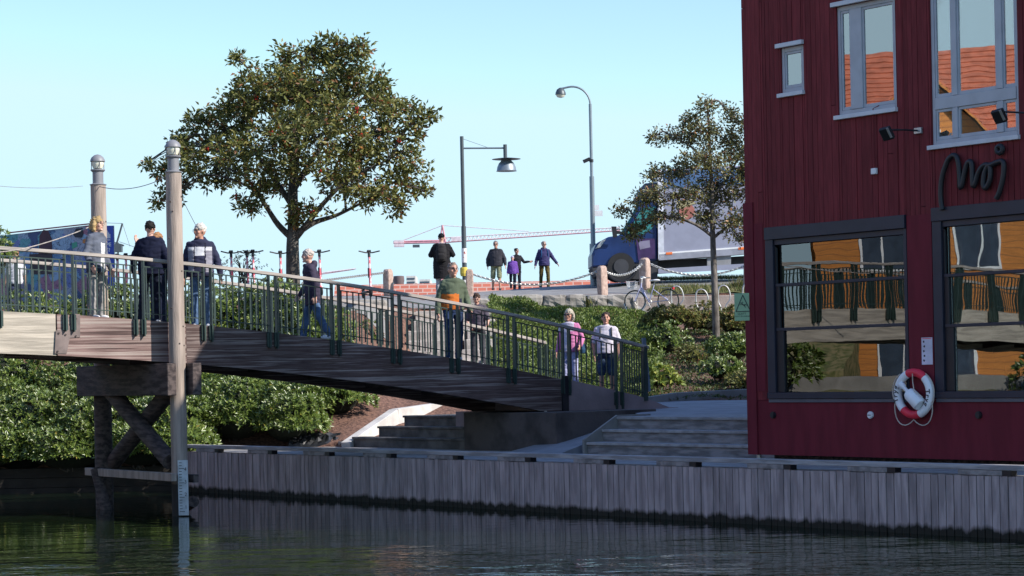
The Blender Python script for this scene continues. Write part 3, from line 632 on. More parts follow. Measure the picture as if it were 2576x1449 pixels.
# small white box with conduit
t, u, z = on_wall('junction_box', 'small white junction box with thin conduit on the red wall', 'junction box', 2203, 431, -.01); m = MB(); m.bx(-.05, .05, -.05, 0, -.045, .045); m.build('casing', M_white, t, bevel=.006); m = MB(); m.tube([(0, -.02, .045), (0, -.02, .95), (.12, -.02, .98)], .008, 6); m.build('conduit', M_red, t)
# floodlights
for (hx, hy, bx_, by_, lab) in ((2231, 336, 2312, 329, 'black floodlight on a short arm above the left shop window'), (2514, 292, 2640, 286, 'black floodlight on an arm in front of the tall upper window')):
    ub, zb = fp(bx_, by_); t = thing('floodlight', lab, 'floodlight', FH.w(ub, -.02, zb), FH.a, 'floodlights on the red facade')
    uh, zh = fp(hx, hy, -.55)
    h = Vector((uh-ub, -.53, zh-zb))
    m = MB(); m.box((0, 0, 0), (.14, .04, .09)); m.build('bracket', M_galv, t, bevel=.005)
    m = MB(); m.tube([(0, -.02, 0), (h.x*.2, -.3, 0), (h.x*.8, h.y, h.z+.05)], .014, 8); m.build('arm', M_black, t)
    rot = Matrix.Rotation(R(35), 3, 'X') @ Matrix.Rotation(R(15), 3, 'Z'); m = MB(); m.box(h, (.18, .07, .20), rot); m.build('lamp_head', M_black, t, bevel=.01)
    m = MB(); m.box(h+Vector((.09, -.05, .0)), (.03, .02, .16), rot); m.build('lamp_glass', M_galv, t)
# lettering sign
def zp(zx, zy): return fp(2347.8+zx*.1389, 348.8+zy*.1389)
S = [(225, 1290), (200, 1120), (195, 950), (205, 800), (240, 620), (320, 400), (390, 325), (440, 305), (490, 350), (520, 470), (535, 620), (545, 780), (552, 890), (590, 800), (620, 650), (665, 480), (710, 420), (750, 440), (765, 560), (770, 720), (780, 860), (820, 800), (870, 640), (930, 530), (1000, 480), (1070, 490), (1095, 560), (1095, 700), (1070, 800), (1010, 900), (970, 850), (975, 720), (1000, 600), (1050, 500), (1130, 470), (1230, 425), (1310, 415), (1340, 500), (1325, 700), (1290, 860), (1250, 990), (1200, 1090)]
u0, z0_ = zp(750, 700)
t = thing('lettering_sign', 'black handwritten style lettering Moj mounted on the red wall', 'sign', FH.w(u0, -.07, z0_), FH.a)
def smoothpts(p, n=4):
    out = []
    for i in range(len(p)-1):
        p0, p1, p2, p3 = p[max(i-1, 0)], p[i], p[i+1], p[min(i+2, len(p)-1)]
        for k in range(n):
            q = k/n; out.append(tuple(.5*((2*b)+(-a+c)*q+(2*a-5*b+4*c-d)*q*q+(-a+3*b-3*c+d)*q**3) for a, b, c, d in zip(p0, p1, p2, p3)))
    return out+[p[-1]]
m = MB(); m.tube([(zp(*p)[0]-u0, 0, zp(*p)[1]-z0_) for p in smoothpts(S)], .040, 10); m.build('script_letters', M_black, t, smooth=True)
ud, zd = zp(1262, 200); m = MB(); m.torus((ud-u0, 0, zd-z0_), .050, .038, (0, 1, 0), 20, 8); m.build('dot', M_black, t, smooth=True)
# warning sign at the corner, facing the water
c = P(1869, 772, 34.7); t = thing('warning_sign', 'green slippery-surface warning sign sticking out from the house corner', 'sign', c, R(-2)); t.rotation_euler = (0, 0, R(-2))
m = MB(); m.bx(-.137, .137, 0, .004, -.222, .222); m.build('panel', mat('sign_green', (.30, .46, .26), .5, var=.05), t)
m = MB(); tri = [(-.115, -.075), (.118, -.072), (.0, .19)]
for i in range(3):
    a, b = tri[i], tri[(i+1) % 3]; m.beam((a[0], -.003, a[1]), (b[0], -.003, b[1]), .012, .006, (0, 1, 0))
m.build('triangle', M_ink, t)
m = MB(); m.sphere((-.028, -.003, .062), .012, 8, 5, (1, .2, 1))
for a, b, w_ in (((-.015, .045), (.03, .02), .016), ((-.012, .045), (.0, .085), .007), ((-.02, .04), (-.05, .035), .007), ((.02, .025), (.035, .045), .009), ((.035, .045), (.055, .025), .009), ((.02, .02), (.042, -.01), .009)): m.beam((a[0], -.003, a[1]), (b[0], -.003, b[1]), w_, .005, (0, 1, 0))
m.build('falling_figure', M_ink, t)
text_mesh('lettering', 'GLATT', .045, M_ink, (-.02, -.003, -.112), RX, t, .001); text_mesh('lettering', 'GLATT BRYGGEKANT', .026, M_ink, (0, -.003, -.152), RX, t, .001)
m = MB(); m.bx(.05, .20, .006, .02, -.1, -.07); m.build('bracket', M_galv, t)
# ============================================================ orange house across the canal (seen mirrored in the windows)
t = thing('orange_house', 'orange timber house with red tiled roof mirrored in the windows', 'house', (-33, 26, 1.2))
M_ow = mat('orange_boards', (.50, .185, .035), .7, var=.1, scale=2, stretch=(1, 1, 8)); 
_t = M_ow.node_tree; _b = _t.nodes['Principled BSDF']; _src = _b.inputs['Base Color'].links[0].from_socket
_tc = _t.nodes.new('ShaderNodeTexCoord'); _sp = _t.nodes.new('ShaderNodeSeparateXYZ'); _t.links.new(_tc.outputs['Object'], _sp.inputs[0])
_m = _t.nodes.new('ShaderNodeMath'); _m.operation = 'MODULO'; _m.inputs[1].default_value = .19; _t.links.new(_sp.outputs[2], _m.inputs[0])
_g = _t.nodes.new('ShaderNodeMath'); _g.operation = 'GREATER_THAN'; _g.inputs[1].default_value = .028; _t.links.new(_m.outputs[0], _g.inputs[0])
_mx = _t.nodes.new('ShaderNodeMix'); _mx.data_type = 'RGBA'; _t.links.new(_g.outputs[0], _mx.inputs[0]); _mx.inputs[6].default_value = (.33, .12, .03, 1); _t.links.new(_src, _mx.inputs[7]); _t.links.new(_mx.outputs[2], _b.inputs['Base Color'])
M_tile = mat('roof_tiles', (.42, .13, .07), .8, var=.15, scale=3, bump=.3)
m = MB(); m.bx(-13, 0, -15, 12, 0, 7.2); m.prism([(-13, 12, 7.2), (0, 12, 7.2), (-6.5, 12, 12.2)], (0, -27, 0)); m.build('wall', M_ow, t)
def tiles(name, quad, n, par):           # rows of lapped tiles
    a, b, c, d = [Vector(p) for p in quad]; m = MB()
    for i in range(n):
        q0, q1 = i/n, (i+1.15)/n; nn = (b-a).cross(d-a).normalized()
        if nn.z < 0: nn = -nn
        p = [a.lerp(d, q0), b.lerp(c, q0), b.lerp(c, q1), a.lerp(d, q1)]
        m.add([p[0]+nn*.02, p[1]+nn*.02, p[2]+nn*.07, p[3]+nn*.07, p[0]-nn*.03, p[1]-nn*.03, p[2]+nn*.0, p[3]+nn*.0], [(0, 1, 2, 3), (2, 3, 7, 6), (4, 5, 6, 7), (0, 1, 5, 4), (0, 3, 7, 4), (1, 2, 6, 5)])
    return m.build(name, M_tile, par)
tiles('roof', [(-6.5, -15.4, 12.35), (-6.5, 12.4, 12.35), (.6, 12.4, 6.9), (.6, -15.4, 6.9)], 26, t)
tiles('roof', [(-6.5, -15.4, 12.35), (-6.5, 12.4, 12.35), (-13.5, 12.4, 6.9), (-13.5, -15.4, 6.9)], 10, t)
for gy, hw, hz in ((8.2, 3.6, 10.6), (-.5, 2.6, 9.6)):
    m = MB(); m.prism([(1.2, gy-hw, 0), (1.2, gy+hw, 0), (1.2, gy+hw, 6.6), (1.2, gy, hz), (1.2, gy-hw, 6.6)], (-5, 0, 0)); m.build('gable', M_ow, t)
    for s in (-1, 1): tiles('gable_roof', [(1.7, gy, hz+.15), (-4.5, gy, hz+.15), (-4.5, gy+s*(hw+.45), 6.3), (1.7, gy+s*(hw+.45), 6.3)], 12, t)
    for s in (-1, 1): m = MB(); m.beam((1.7, gy, hz+.1), (1.7, gy+s*(hw+.45), 6.25), .06, .3, (1, 0, 0)); m.build('bargeboard', M_ow, t)
def owin(x, y, z, w_, h):
    m = MB(); m.bx(x, x+.05, y-w_/2, y+w_/2, z, z+h); f = m.build('window', M_white, t)
    k = max(1, int(round(w_/.9)))
    for i in range(k): q = MB(); a = y-w_/2+.07+i*(w_-.07)/k; q.bx(x+.052, x+.06, a, a+(w_-.07)/k-.07, z+.08, z+h-.08); q.build('pane', mat('far_glass', (.05, .07, .10), .1), f)
for a in ((1.2, 9.6, 4.2, 1.5, 1.6), (1.2, 6.6, 4.2, 1.5, 1.6), (1.2, 8.2, 7.2, 1.0, 1.5), (1.2, 8.2, .6, 3.2, 2.1), (1.2, -.5, 4.0, 2.2, 1.6), (1.2, -.5, 6.9, 1.0, 1.2), (0, 3.6, 4.2, 1.4, 1.6), (0, 3.2, .5, 2.4, 2.2), (0, -6, 4.2, 1.4, 1.6), (0, -10, 4.2, 1.4, 1.6), (1.2, -1.2, .6, 1.2, 2.1)): owin(*a)
mb = MB(); mb.bx(-60, -20.5, -40, 46, -.6, 1.2); tag(mb.build('west_quay', M_conc), kind='structure')
mb = MB(); mb.bx(-30, -21.5, 27, 45, 1.2, 1.6); tag(mb.build('west_lawn', M_grass), kind='structure')

mb = MB(); mb.bx(-26.4, -26, 24, 45.5, 1.2, 2.0); tag(mb.build('stone_kerb_wall', M_rockw if 'M_rockw' in globals() else M_conc), 'low grey wall across the canal mirrored in the windows', 'wall')
mb = MB(); mb.prism([(-31.5, 36.4, 1.6), (-27, 36.4, 1.6), (-27, 36.4, 2.2), (-31.5, 36.4, 3.6)], (0, 9, 0)); tag(mb.build('west_bank', M_grass), kind='structure')
# ============================================================ foliage
G1 = leafmat('tree_leaves', [((.13, .14, .036), 5), ((.18, .18, .05), 4), ((.07, .085, .025), 3), ((.24, .21, .06), 1.8), ((.22, .10, .045), 1.0), ((.45, .16, .03), .12)], rough=.45, trans=.25, spec=.3)
G1b = leafmat('young_tree_leaves', [((.14, .14, .045), 5), ((.19, .175, .06), 4), ((.06, .065, .035), 2), ((.20, .18, .08), 1.5), ((.22, .11, .06), 1.2), ((.42, .18, .05), .25)], rough=.42, trans=.22, spec=.5)
G2 = leafmat('rhododendron_leaves', [((.11, .165, .028), 4), ((.15, .21, .04), 4), ((.075, .12, .02), 3), ((.23, .28, .07), 1.6), ((.32, .26, .05), .12)], rough=.34, trans=.2, spec=.7)
G3 = leafmat('cover_leaves', [((.13, .185, .032), 5), ((.09, .13, .025), 4), ((.20, .26, .06), 2), ((.2, .15, .07), .35)], rough=.5, trans=.25)
G4 = leafmat('yellow_leaves', [((.20, .26, .05), 4), ((.32, .34, .06), 2), ((.14, .20, .04), 3)], rough=.45, trans=.3)
G5 = leafmat('grass_blades', [((.11, .15, .035), 4), ((.24, .22, .08), 3), ((.32, .26, .13), 2), ((.07, .10, .03), 2)], rough=.6, trans=.3)
M_bark = mat('bark', (.045, .038, .032), .9, col2=(.13, .115, .10), scale=6, stretch=(2, 2, .6), fac=(.35, .7), bump=.7, bscale=20)
M_barkg = mat('grey_bark', (.07, .06, .05), .9, col2=(.20, .175, .155), scale=8, stretch=(1, 1, .4), fac=(.4, .65), bump=.6, bscale=20)
def unit(n): v = RNG.normal(size=(n, 3)); return v/np.linalg.norm(v, axis=1, keepdims=True)
def leaves(name, C, D, L, W, m, parent=None, kind=None, fold=.25, Nn=None, world=True):
    """C base points, D unit directions, L lengths, W widths -> one mesh of folded leaves"""
    n = len(C); Nn = unit(n) if Nn is None else Nn
    S = np.cross(D, Nn); S /= np.linalg.norm(S, axis=1, keepdims=True)+1e-9; U = np.cross(S, D)
    L = L[:, None]; W = W[:, None]; mid = C+D*L*.45
    V = np.stack([C, mid+S*W/2+U*W*fold, C+D*L-U*L*.08, mid-S*W/2+U*W*fold], 1).reshape(-1, 3)
    i = np.arange(n)*4; Fc = np.stack([i, i+1, i+2, i, i+2, i+3], 1).reshape(-1, 3)
    me = bpy.data.meshes.new(name); me.vertices.add(len(V)); me.vertices.foreach_set('co', V.ravel().astype(np.float32))
    me.loops.add(len(Fc)*3); me.loops.foreach_set('vertex_index', Fc.ravel().astype(np.int32)); me.polygons.add(len(Fc)); me.polygons.foreach_set('loop_start', np.arange(len(Fc), dtype=np.int32)*3)
    me.update(calc_edges=True); me.materials.append(m)
    o = link_mesh(name, me, parent, world and parent is not None)
    if kind: o['kind'] = kind
    return o
def clusters(cen, n_per, rad, Lr, Wr, up=.25, out=None):
    n = len(cen); k = n_per; C0 = np.repeat(cen, k, 0); d = unit(n*k); d[:, 2] = d[:, 2]*.8+up*.3; 
    if out is not None: d += np.repeat(out, k, 0)*.9
    d /= np.linalg.norm(d, axis=1, keepdims=True)
    C = C0+d*(RNG.random((n*k, 1))*rad); D = d+unit(n*k)*.55; D /= np.linalg.norm(D, axis=1, keepdims=True)
    return C, D, RNG.uniform(*Lr, n*k), RNG.uniform(*Wr, n*k)
def tree(name, label, base, Z, trunk, limbs, lobes, dens, nper, Lr, Wr, mleaf, mbark, depth, r0, hang=.0, berries=0):
    t = thing(name, label, 'tree', base)
    T = MB(); tp = [Vector(base)]+[P(x, y, Z+dz) for x, y, dz in trunk]; n = len(tp)
    tp[0].z -= .3
    T.tube([Vector(p) for p in smoothpts([tuple(p) for p in tp], 3)], [r0*(1.25 if i == 0 else 1)*(1-.75*(i/(3*(n-1)))**1.3) for i in range(3*(n-1)+1)], 12); T.build('trunk', mbark, t, smooth=True, world=True)
    nodes = [p for p in tp[1:]]
    for lim in limbs:
        lp = [P(x, y, Z+dz) for x, y, dz in lim]; sp_ = [Vector(p) for p in smoothpts([tuple(p) for p in lp], 4)]; k = len(sp_)
        r1 = r0*.5; L_ = MB(); L_.tube(sp_, [r1*(1-.75*i/(k-1)) for i in range(k)], 9); L_.build('limb', mbark, t, smooth=True, world=True)
        nodes += sp_[2:]
    cen = []; W_ = MB()
    px = Z/F_PX
    for (cx, cy, rx, ry, dz) in lobes:
        c = np.array(P(cx, cy, Z+dz)); n_ = int(dens*rx*ry/1000*1.25)+2
        rr = np.array([rx*px, depth*(rx+ry)/2*px, ry*px]); q = unit(n_)*(RNG.random((n_, 1))**.45)*np.where(RNG.random((n_, 1)) < .12, RNG.uniform(1.05, 1.32, (n_, 1)), 1)*rr+c
        cen.append(q); cc = Vector(c); near = sorted(nodes, key=lambda v: (v-cc).length+(0 if v.z < cc.z+.3 else 2))[0]
        ln_ = (cc-near).length; mid = near.lerp(cc, .5)+Vector((0, .1, .12+.16*ln_)); W_.tube([Vector(v) for v in smoothpts([tuple(near), tuple(mid), tuple(cc)], 4)], [.034-.0022*i for i in range(9)], 6)
        for a in q[:max(5, n_//5)]:
            a = Vector(a); st = mid.lerp(cc, random.uniform(0, 1)); W_.tube([st, st.lerp(a, .5)+Vector((0, 0, random.uniform(-.05, .1))), a], [.013, .009, .004], 4, caps=False)
    W_.build('branches', mbark, t, world=True)
    cen = np.concatenate(cen); C, D, L, W = clusters(cen, nper, .16, Lr, Wr); D[:, 2] -= hang; D /= np.linalg.norm(D, axis=1, keepdims=True)
    leaves('crown', C, D, L, W, mleaf, t)
    if berries:
        idx = RNG.choice(len(cen), berries, replace=False)
        for i in idx:
            p = Vector(cen[i]); B = MB()
            for k in range(9): B.sphere(p+Vector(unit(1)[0])*.05, .022, 6, 4)
            B.build('berry_cluster', mat('berries', (.45, .035, .02), .35), t, world=True)
    return t
ZT = 55.0; bx_, = [P(737, 700, ZT)]; base = Vector((bx_.x, ZT, ground(bx_.x, ZT)))
LOB1 = [(740, 240, 130, 110, 0), (880, 200, 100, 80, 1), (640, 225, 65, 75, -.6), (850, 130, 70, 42, .3), (722, 140, 32, 45, 0), (900, 120, 28, 34, 0), (790, 130, 50, 38, .4), (560, 330, 100, 80, .5), (480, 395, 75, 45, -.5), (405, 420, 45, 24, 0), (455, 350, 45, 35, .2), (370, 408, 14, 8, 0),
        (650, 390, 120, 75, -1.2), (800, 350, 150, 115, -1.4), (950, 330, 110, 95, -.3), (1020, 430, 62, 80, .4), (1055, 310, 42, 48, 0), (940, 490, 95, 50, -.6), (1000, 525, 32, 32, .2), (620, 515, 55, 26, -.8), (440, 475, 48, 44, .6), (540, 440, 85, 38, .8),
        (700, 455, 55, 42, .9), (860, 465, 65, 36, 1), (760, 250, 120, 90, 1.6), (1065, 480, 22, 14, 0), (500, 300, 40, 34, 0), (940, 230, 52, 52, .6), (1090, 290, 16, 18, 0), (590, 150, 22, 25, 0), (745, 555, 25, 26, -.3), (775, 525, 60, 20, -.3), (905, 400, 80, 60, .3), (600, 270, 60, 50, .6), (400, 510, 14, 22, .4), (1000, 260, 40, 30, .3), (660, 470, 40, 26, -.8)]
tree('rowan_tree', 'large round-crowned tree with dark leaves and red berries behind the bridge', base, ZT, [(737, 690, 0), (736, 620, 0), (738, 560, 0), (737, 470, .1), (745, 380, .2), (750, 260, .2), (760, 160, .2)],
     [[(736, 600, 0), (700, 565, -.1), (670, 520, -.2), (630, 460, -.3), (560, 390, -.3)], [(738, 605, 0), (775, 560, -.2), (815, 510, -.3), (880, 450, -.4), (980, 400, -.4)], [(738, 520, .1), (690, 450, .4), (620, 350, .6)], [(742, 470, .1), (800, 380, .5), (870, 280, .7)], [(742, 590, .1), (790, 560, .3), (850, 540, .5), (930, 500, .3)], [(740, 430, 0), (710, 330, -.4), (650, 250, -.4)]],
     LOB1, 9.6, 14, (.11, .19), (.05, .08), G1, M_bark, 1.0, .19, .1, 26)
p2_ = P(1803, 850, 59.5); base2 = Vector((p2_.x, 59.5, ground(p2_.x, 59.5)))
LOB2 = [(1775, 262, 26, 30, 0), (1835, 285, 24, 34, 0), (1700, 345, 60, 24, .2), (1645, 350, 18, 9, 0), (1770, 330, 60, 48, 0), (1835, 360, 42, 50, .3), (1780, 410, 75, 40, -.5), (1700, 430, 60, 26, .5), (1650, 440, 42, 22, 0), (1620, 500, 48, 26, -.3), (1565, 535, 26, 18, 0), (1700, 490, 85, 30, -.6), (1800, 480, 70, 50, .5), (1870, 450, 50, 60, 0), (1600, 575, 42, 22, 0), (1585, 595, 26, 12, 0), (1660, 545, 70, 22, -.2), (1850, 560, 55, 34, -.4), (1900, 400, 60, 80, .2), (1940, 500, 70, 80, 0), (1860, 600, 24, 12, 0), (1900, 300, 50, 50, 0), (1740, 300, 30, 22, 0), (1780, 545, 50, 28, .2)]
tree('young_tree', 'slender young tree with sparse browning leaves beside the red house', base2, 59.5, [(1800, 790, 0), (1797, 700, 0), (1794, 620, 0), (1792, 560, 0), (1790, 470, 0), (1785, 360, 0), (1780, 260, 0)],
     [[(1793, 595, 0), (1750, 565, -.2), (1690, 545, -.3), (1600, 555, -.3)], [(1793, 600, 0), (1830, 570, .2), (1880, 540, .3)], [(1791, 500, 0), (1840, 430, .2), (1880, 350, .3)], [(1790, 520, 0), (1730, 480, .2), (1640, 450, .2)], [(1788, 430, 0), (1740, 370, 0), (1690, 345, 0)]],
     LOB2, 20, 14, (.08, .13), (.04, .06), G1b, M_barkg, 1.0, .105, .1, 0)
# ---------------------------------------------------- shrubs made of leaf rosettes
def rosettes(cen, nrm, k, Lr, Wr, splay=.9):
    n = len(cen); t1 = np.cross(nrm, [0, 0, 1.0001]); t1 /= np.linalg.norm(t1, axis=1, keepdims=True)+1e-9; t2 = np.cross(nrm, t1); ph = RNG.random(n)*6.28
    C, D, Nn = [], [], []
    for j in range(k):
        a = ph+6.283*j/k+RNG.normal(0, .25, n); sp_ = splay*RNG.uniform(.6, 1.3, n)
        d = (t1*np.cos(a)[:, None]+t2*np.sin(a)[:, None])*np.sin(sp_)[:, None]+nrm*np.cos(sp_)[:, None]
        C.append(cen+d*.01); D.append(d); Nn.append(nrm+unit(n)*.25)
    C, D, Nn = map(np.concatenate, (C, D, Nn)); m = len(C); return C, D, RNG.uniform(*Lr, m), RNG.uniform(*Wr, m), Nn
def shrub(name, label, c, rad, nros, m=G2, k=7, Lr=(.085, .125), Wr=(.032, .045), group=None, lump=.22):
    t = thing(name, label, 'shrub', (c[0], c[1], c[2]-rad[2]*.7), 0, group)
    u = unit(nros); u[:, 2] = np.abs(u[:, 2])*1.2-.35; u[:, 1] -= .35; u /= np.linalg.norm(u, axis=1, keepdims=True)
    lum = sum(np.sin(u @ unit(1)[0]*f+p) for f, p in ((5, 1), (8, 2.5), (11, .3)))/3
    r = 1+lump*lum+RNG.normal(0, .05, nros); r *= np.where(RNG.random(nros) < .3, RNG.uniform(.72, .95, nros), 1)
    cen = np.array(c)+u*np.array(rad)*r[:, None]
    nr = u+np.array([.15, -.2, .55])+unit(nros)*.35; nr /= np.linalg.norm(nr, axis=1, keepdims=True)
    C, D, L, W, Nn = rosettes(cen, nr, k, Lr, Wr); leaves('foliage', C, D, L, W, m, t, Nn=Nn)
    b = MB(); 
    for i in range(14):
        a = Vector(cen[random.randrange(nros)]); b.tube([Vector((c[0]+random.uniform(-.15, .15), c[1], c[2]-rad[2]*.9)), Vector(c).lerp(a, .5), a], [.02, .014, .006], 5, caps=False)
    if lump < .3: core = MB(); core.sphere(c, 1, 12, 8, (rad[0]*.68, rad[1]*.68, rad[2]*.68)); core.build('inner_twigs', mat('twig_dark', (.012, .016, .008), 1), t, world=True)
    b.build('stems', M_bark, t, world=True); return t
gl = 'rhododendrons on the left bank'
L1, L2, L3 = 'glossy green rhododendron shrub leaning over the water left of the quay', 'glossy green rhododendron shrub halfway up the left bank', 'sunlit rhododendron of the hedge behind the bridge railing'
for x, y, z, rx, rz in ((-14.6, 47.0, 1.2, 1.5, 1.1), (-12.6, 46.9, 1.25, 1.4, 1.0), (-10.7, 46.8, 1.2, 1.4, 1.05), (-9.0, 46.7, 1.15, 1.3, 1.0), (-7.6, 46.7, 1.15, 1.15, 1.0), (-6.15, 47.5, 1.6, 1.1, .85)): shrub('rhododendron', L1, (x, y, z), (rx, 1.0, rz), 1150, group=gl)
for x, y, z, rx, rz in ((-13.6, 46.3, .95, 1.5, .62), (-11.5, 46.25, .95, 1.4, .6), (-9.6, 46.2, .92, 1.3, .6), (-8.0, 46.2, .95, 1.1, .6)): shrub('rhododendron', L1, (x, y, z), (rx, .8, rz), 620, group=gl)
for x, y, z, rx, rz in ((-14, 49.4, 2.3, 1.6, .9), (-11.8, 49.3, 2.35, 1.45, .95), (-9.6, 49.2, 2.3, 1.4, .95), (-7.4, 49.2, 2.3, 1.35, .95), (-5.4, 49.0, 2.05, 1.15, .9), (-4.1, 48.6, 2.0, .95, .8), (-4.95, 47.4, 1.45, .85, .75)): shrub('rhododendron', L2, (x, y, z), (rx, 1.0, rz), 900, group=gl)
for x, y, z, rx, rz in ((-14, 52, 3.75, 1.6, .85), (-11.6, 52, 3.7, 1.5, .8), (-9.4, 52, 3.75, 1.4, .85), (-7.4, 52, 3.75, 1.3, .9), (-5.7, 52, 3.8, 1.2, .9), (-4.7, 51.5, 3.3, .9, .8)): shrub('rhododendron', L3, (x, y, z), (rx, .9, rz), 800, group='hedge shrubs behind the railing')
leafmat('low_ivy', [((.05, .08, .02), 5), ((.08, .11, .025), 3), ((.14, .07, .04), 1.2), ((.12, .16, .04), 1)], rough=.5, trans=.15)
# garden slope: ground cover as one mass
def cover(name, label, box, n, m, Lr, Wr, hmax, test=None):
    X = RNG.uniform(box[0], box[1], n); Y = RNG.uniform(box[2], box[3], n); keep = [i for i in range(n) if (test is None or test(X[i], Y[i]))]; X, Y = X[keep], Y[keep]; n = len(X)
    lump = np.clip(.5+.35*np.sin(X*1.6+Y*.7)+.25*np.sin(X*4.3-Y*1.7+1)+.25*np.sin(Y*2.1+X), .03, 1.5)
    Z = np.array([ground(a, b) for a, b in zip(X, Y)])+lump*hmax*RNG.uniform(.55, 1, n)*np.clip((67.0-Y)/4, .12, 1); C = np.stack([X, Y, Z], 1); D = unit(n); D[:, 2] = np.abs(D[:, 2])*.9; D[:, 1] -= .2; D /= np.linalg.norm(D, axis=1, keepdims=True)
    o = leaves(name, C, D, RNG.uniform(*Lr, n), RNG.uniform(*Wr, n), m); tag(o, label, 'ground cover', kind='stuff'); return o
cover('ground_cover', 'dense green ground cover plants on the slope below the stone wall', (-.6, 5.6, 47.6, 66.8), 105000, G3, (.06, .12), (.028, .05), .42, lambda x, y: x < 3.0+.11*(y-47) and x > -.6+max(0, (52-y))*.15)
cover('leaf_litter', 'scattered ivy and fallen leaves on the mulch beside the house', (2.6, 8, 47.4, 63), 26000, MATS['low_ivy'], (.05, .09), (.025, .045), .16)
gd = 'shrubs on the garden slope'
shrub('dark_shrub', 'dense dark shrub left of the young tree trunk under the bicycle racks', (P(1775, 812, 62).x, 62, P(1775, 812, 62).z), (.62, .6, .52), 420, G1, 6, (.06, .09), (.03, .04), gd)
for px, py, Z, r_, rz_, n_, mm, lab in ((1668, 860, 56, .62, .5, 150, G2, 'loose shrub with glossy leaves right of the bridge end post'), (1845, 815, 60, .5, .45, 260, G1, 'dark shrub beside the house corner behind the warning sign'),
        (1845, 878, 53, .62, .36, 260, G2, 'bright clipped shrub in sun at the house corner'), (1815, 930, 50.5, .5, .33, 110, G2, 'pale-leaved low shrub near the kerb beside the house'), (1740, 900, 55, .45, .3, 110, G1, 'dark low shrub at the foot of the young tree'), (1690, 800, 61, .8, .32, 300, G1, 'dark spreading shrub under the parked bicycle'), (1868, 965, 49.6, .42, .25, 110, G1, 'low dark shrub at the kerb against the house wall')):
    p = P(px, py, Z); shrub('garden_shrub', lab, (p.x, Z, p.z), (r_, .5, rz_), n_, mm, group=gd)
p = P(1655, 955, 49.5); shrub('yellow_perennial', 'bright yellow-green broad-leaved plant at the end of the bridge', (p.x, 49.5, p.z), (.42, .3, .28), 60, G4, 5, (.12, .2), (.06, .09), gd)
# grass tufts and verges
def grass(name, label, pts, hgt, spread=.05):
    n = len(pts); C = np.array(pts)+np.c_[RNG.normal(0, spread, (n, 2)), np.zeros(n)]; D = unit(n)*.45; D[:, 2] = 1; D /= np.linalg.norm(D, axis=1, keepdims=True)
    o = leaves(name, C, D, RNG.uniform(.5, 1, n)*hgt, np.full(n, .02), G5, fold=.1); tag(o, label, 'grass', kind='stuff'); return o
def gpts(x0, x1, y0, y1, n): return [(x, y, ground(x, y)) for x, y in zip(RNG.uniform(x0, x1, n), RNG.uniform(y0, y1, n))]
grass('verge_grass', 'dry tufted grass on the shelf above the bicycle racks', gpts(4.5, 11, 69.2, 71.5, 5200), .26)
grass('roadside_grass', 'strip of green grass between footway and truck', gpts(4.7, 12, 76.8, 78.6, 4000), .22)
q = P(1480, 772, 66.9); grass('wall_tuft', 'tuft of dry grass growing between the wall boulders', [(q.x+random.uniform(-.18, .18), 66.7, q.z-.05) for _ in range(160)], .45)
q = P(1795, 735, 71); grass('hill_tuft', 'tall dry weeds in front of the footway near the house', [(x, 70.5, ground(x, 70.5)) for x in RNG.uniform(7.3, 8.4, 260)], .5)
# ---------------------------------------------------- stones
M_rock = mat('rock', (.22, .20, .18), .9, col2=(.40, .37, .33), scale=2.2, fac=(.35, .65), bump=.9, bscale=7)
M_gran = mat('granite', (.33, .23, .19), .85, col2=(.50, .37, .31), scale=9, fac=(.35, .65), bump=.6, bscale=30)
def rockmesh(sx, sy, sz, seed=0, amp=.12, sub=3):
    bm = bmesh.new(); bmesh.ops.create_cube(bm, size=1); bmesh.ops.subdivide_edges(bm, edges=bm.edges, cuts=sub, use_grid_fill=True); rs = np.random.default_rng(seed); a, b, c = rs.uniform(2, 5, 3); ph = rs.uniform(0, 6, 6)
    for v in bm.verts:
        p = v.co.copy(); r = (abs(2*p.x)**6+abs(2*p.y)**6+abs(2*p.z)**6)**(1/6); p = p/max(r, .6)*(.98)
        d = amp*(math.sin(a*p.x*2+ph[0])*math.sin(b*p.z*2+ph[1])+.6*math.sin(b*p.y*4+ph[2]+p.x*5)+.35*rs.uniform(-1, 1)); p *= 1+d*.5; v.co = (p.x*sx, p.y*sy, p.z*sz)
    me = bpy.data.meshes.new('boulder'); bm.to_mesh(me); bm.free(); return me
def boulder(t, px0, px1, py0, py1, Z, seed, m=M_rock, dep=.7):
    a, b = P(px0, py0, Z), P(px1, py1, Z); me = rockmesh(abs(b.x-a.x)*1.04, dep, abs(a.z-b.z)*1.1, seed); me.materials.append(m); me.transform(Matrix.Translation(((a.x+b.x)/2, Z+dep/2-.1, (a.z+b.z)/2))); link_mesh('boulder', me, t, True)
t = thing('boulder_wall', 'low retaining wall of large grey boulders along the footway', 'stone wall', P(1230, 776, 66.9))
for i, (x0, x1, y0, y1) in enumerate(((1228, 1300, 743, 776), (1298, 1366, 742, 776), (1366, 1425, 743, 774), (1420, 1476, 742, 775), (1478, 1530, 744, 775), (1524, 1592, 742, 778), (1190, 1232, 750, 778), (1588, 1606, 748, 782))): boulder(t, x0, x1, y0, y1, 66.7, i+3)
t = thing('concrete_wall', 'low weathered concrete wall behind the bicycle racks', 'wall', (4.0, 68.7, 3.9))
M_wallc = mat('wall_concrete', (.30, .25, .22), .9, var=.25, scale=1.5, bump=.5, bscale=20)
m = MB(); m.bx(0, 12, 0, .28, .05, .80); m.build('wall_face', M_wallc, t, bevel=.02); m = MB(); m.bx(-.1, 12, -.35, -.01, -.3, .16); m.build('footing_course', M_wallc, t, bevel=.02)
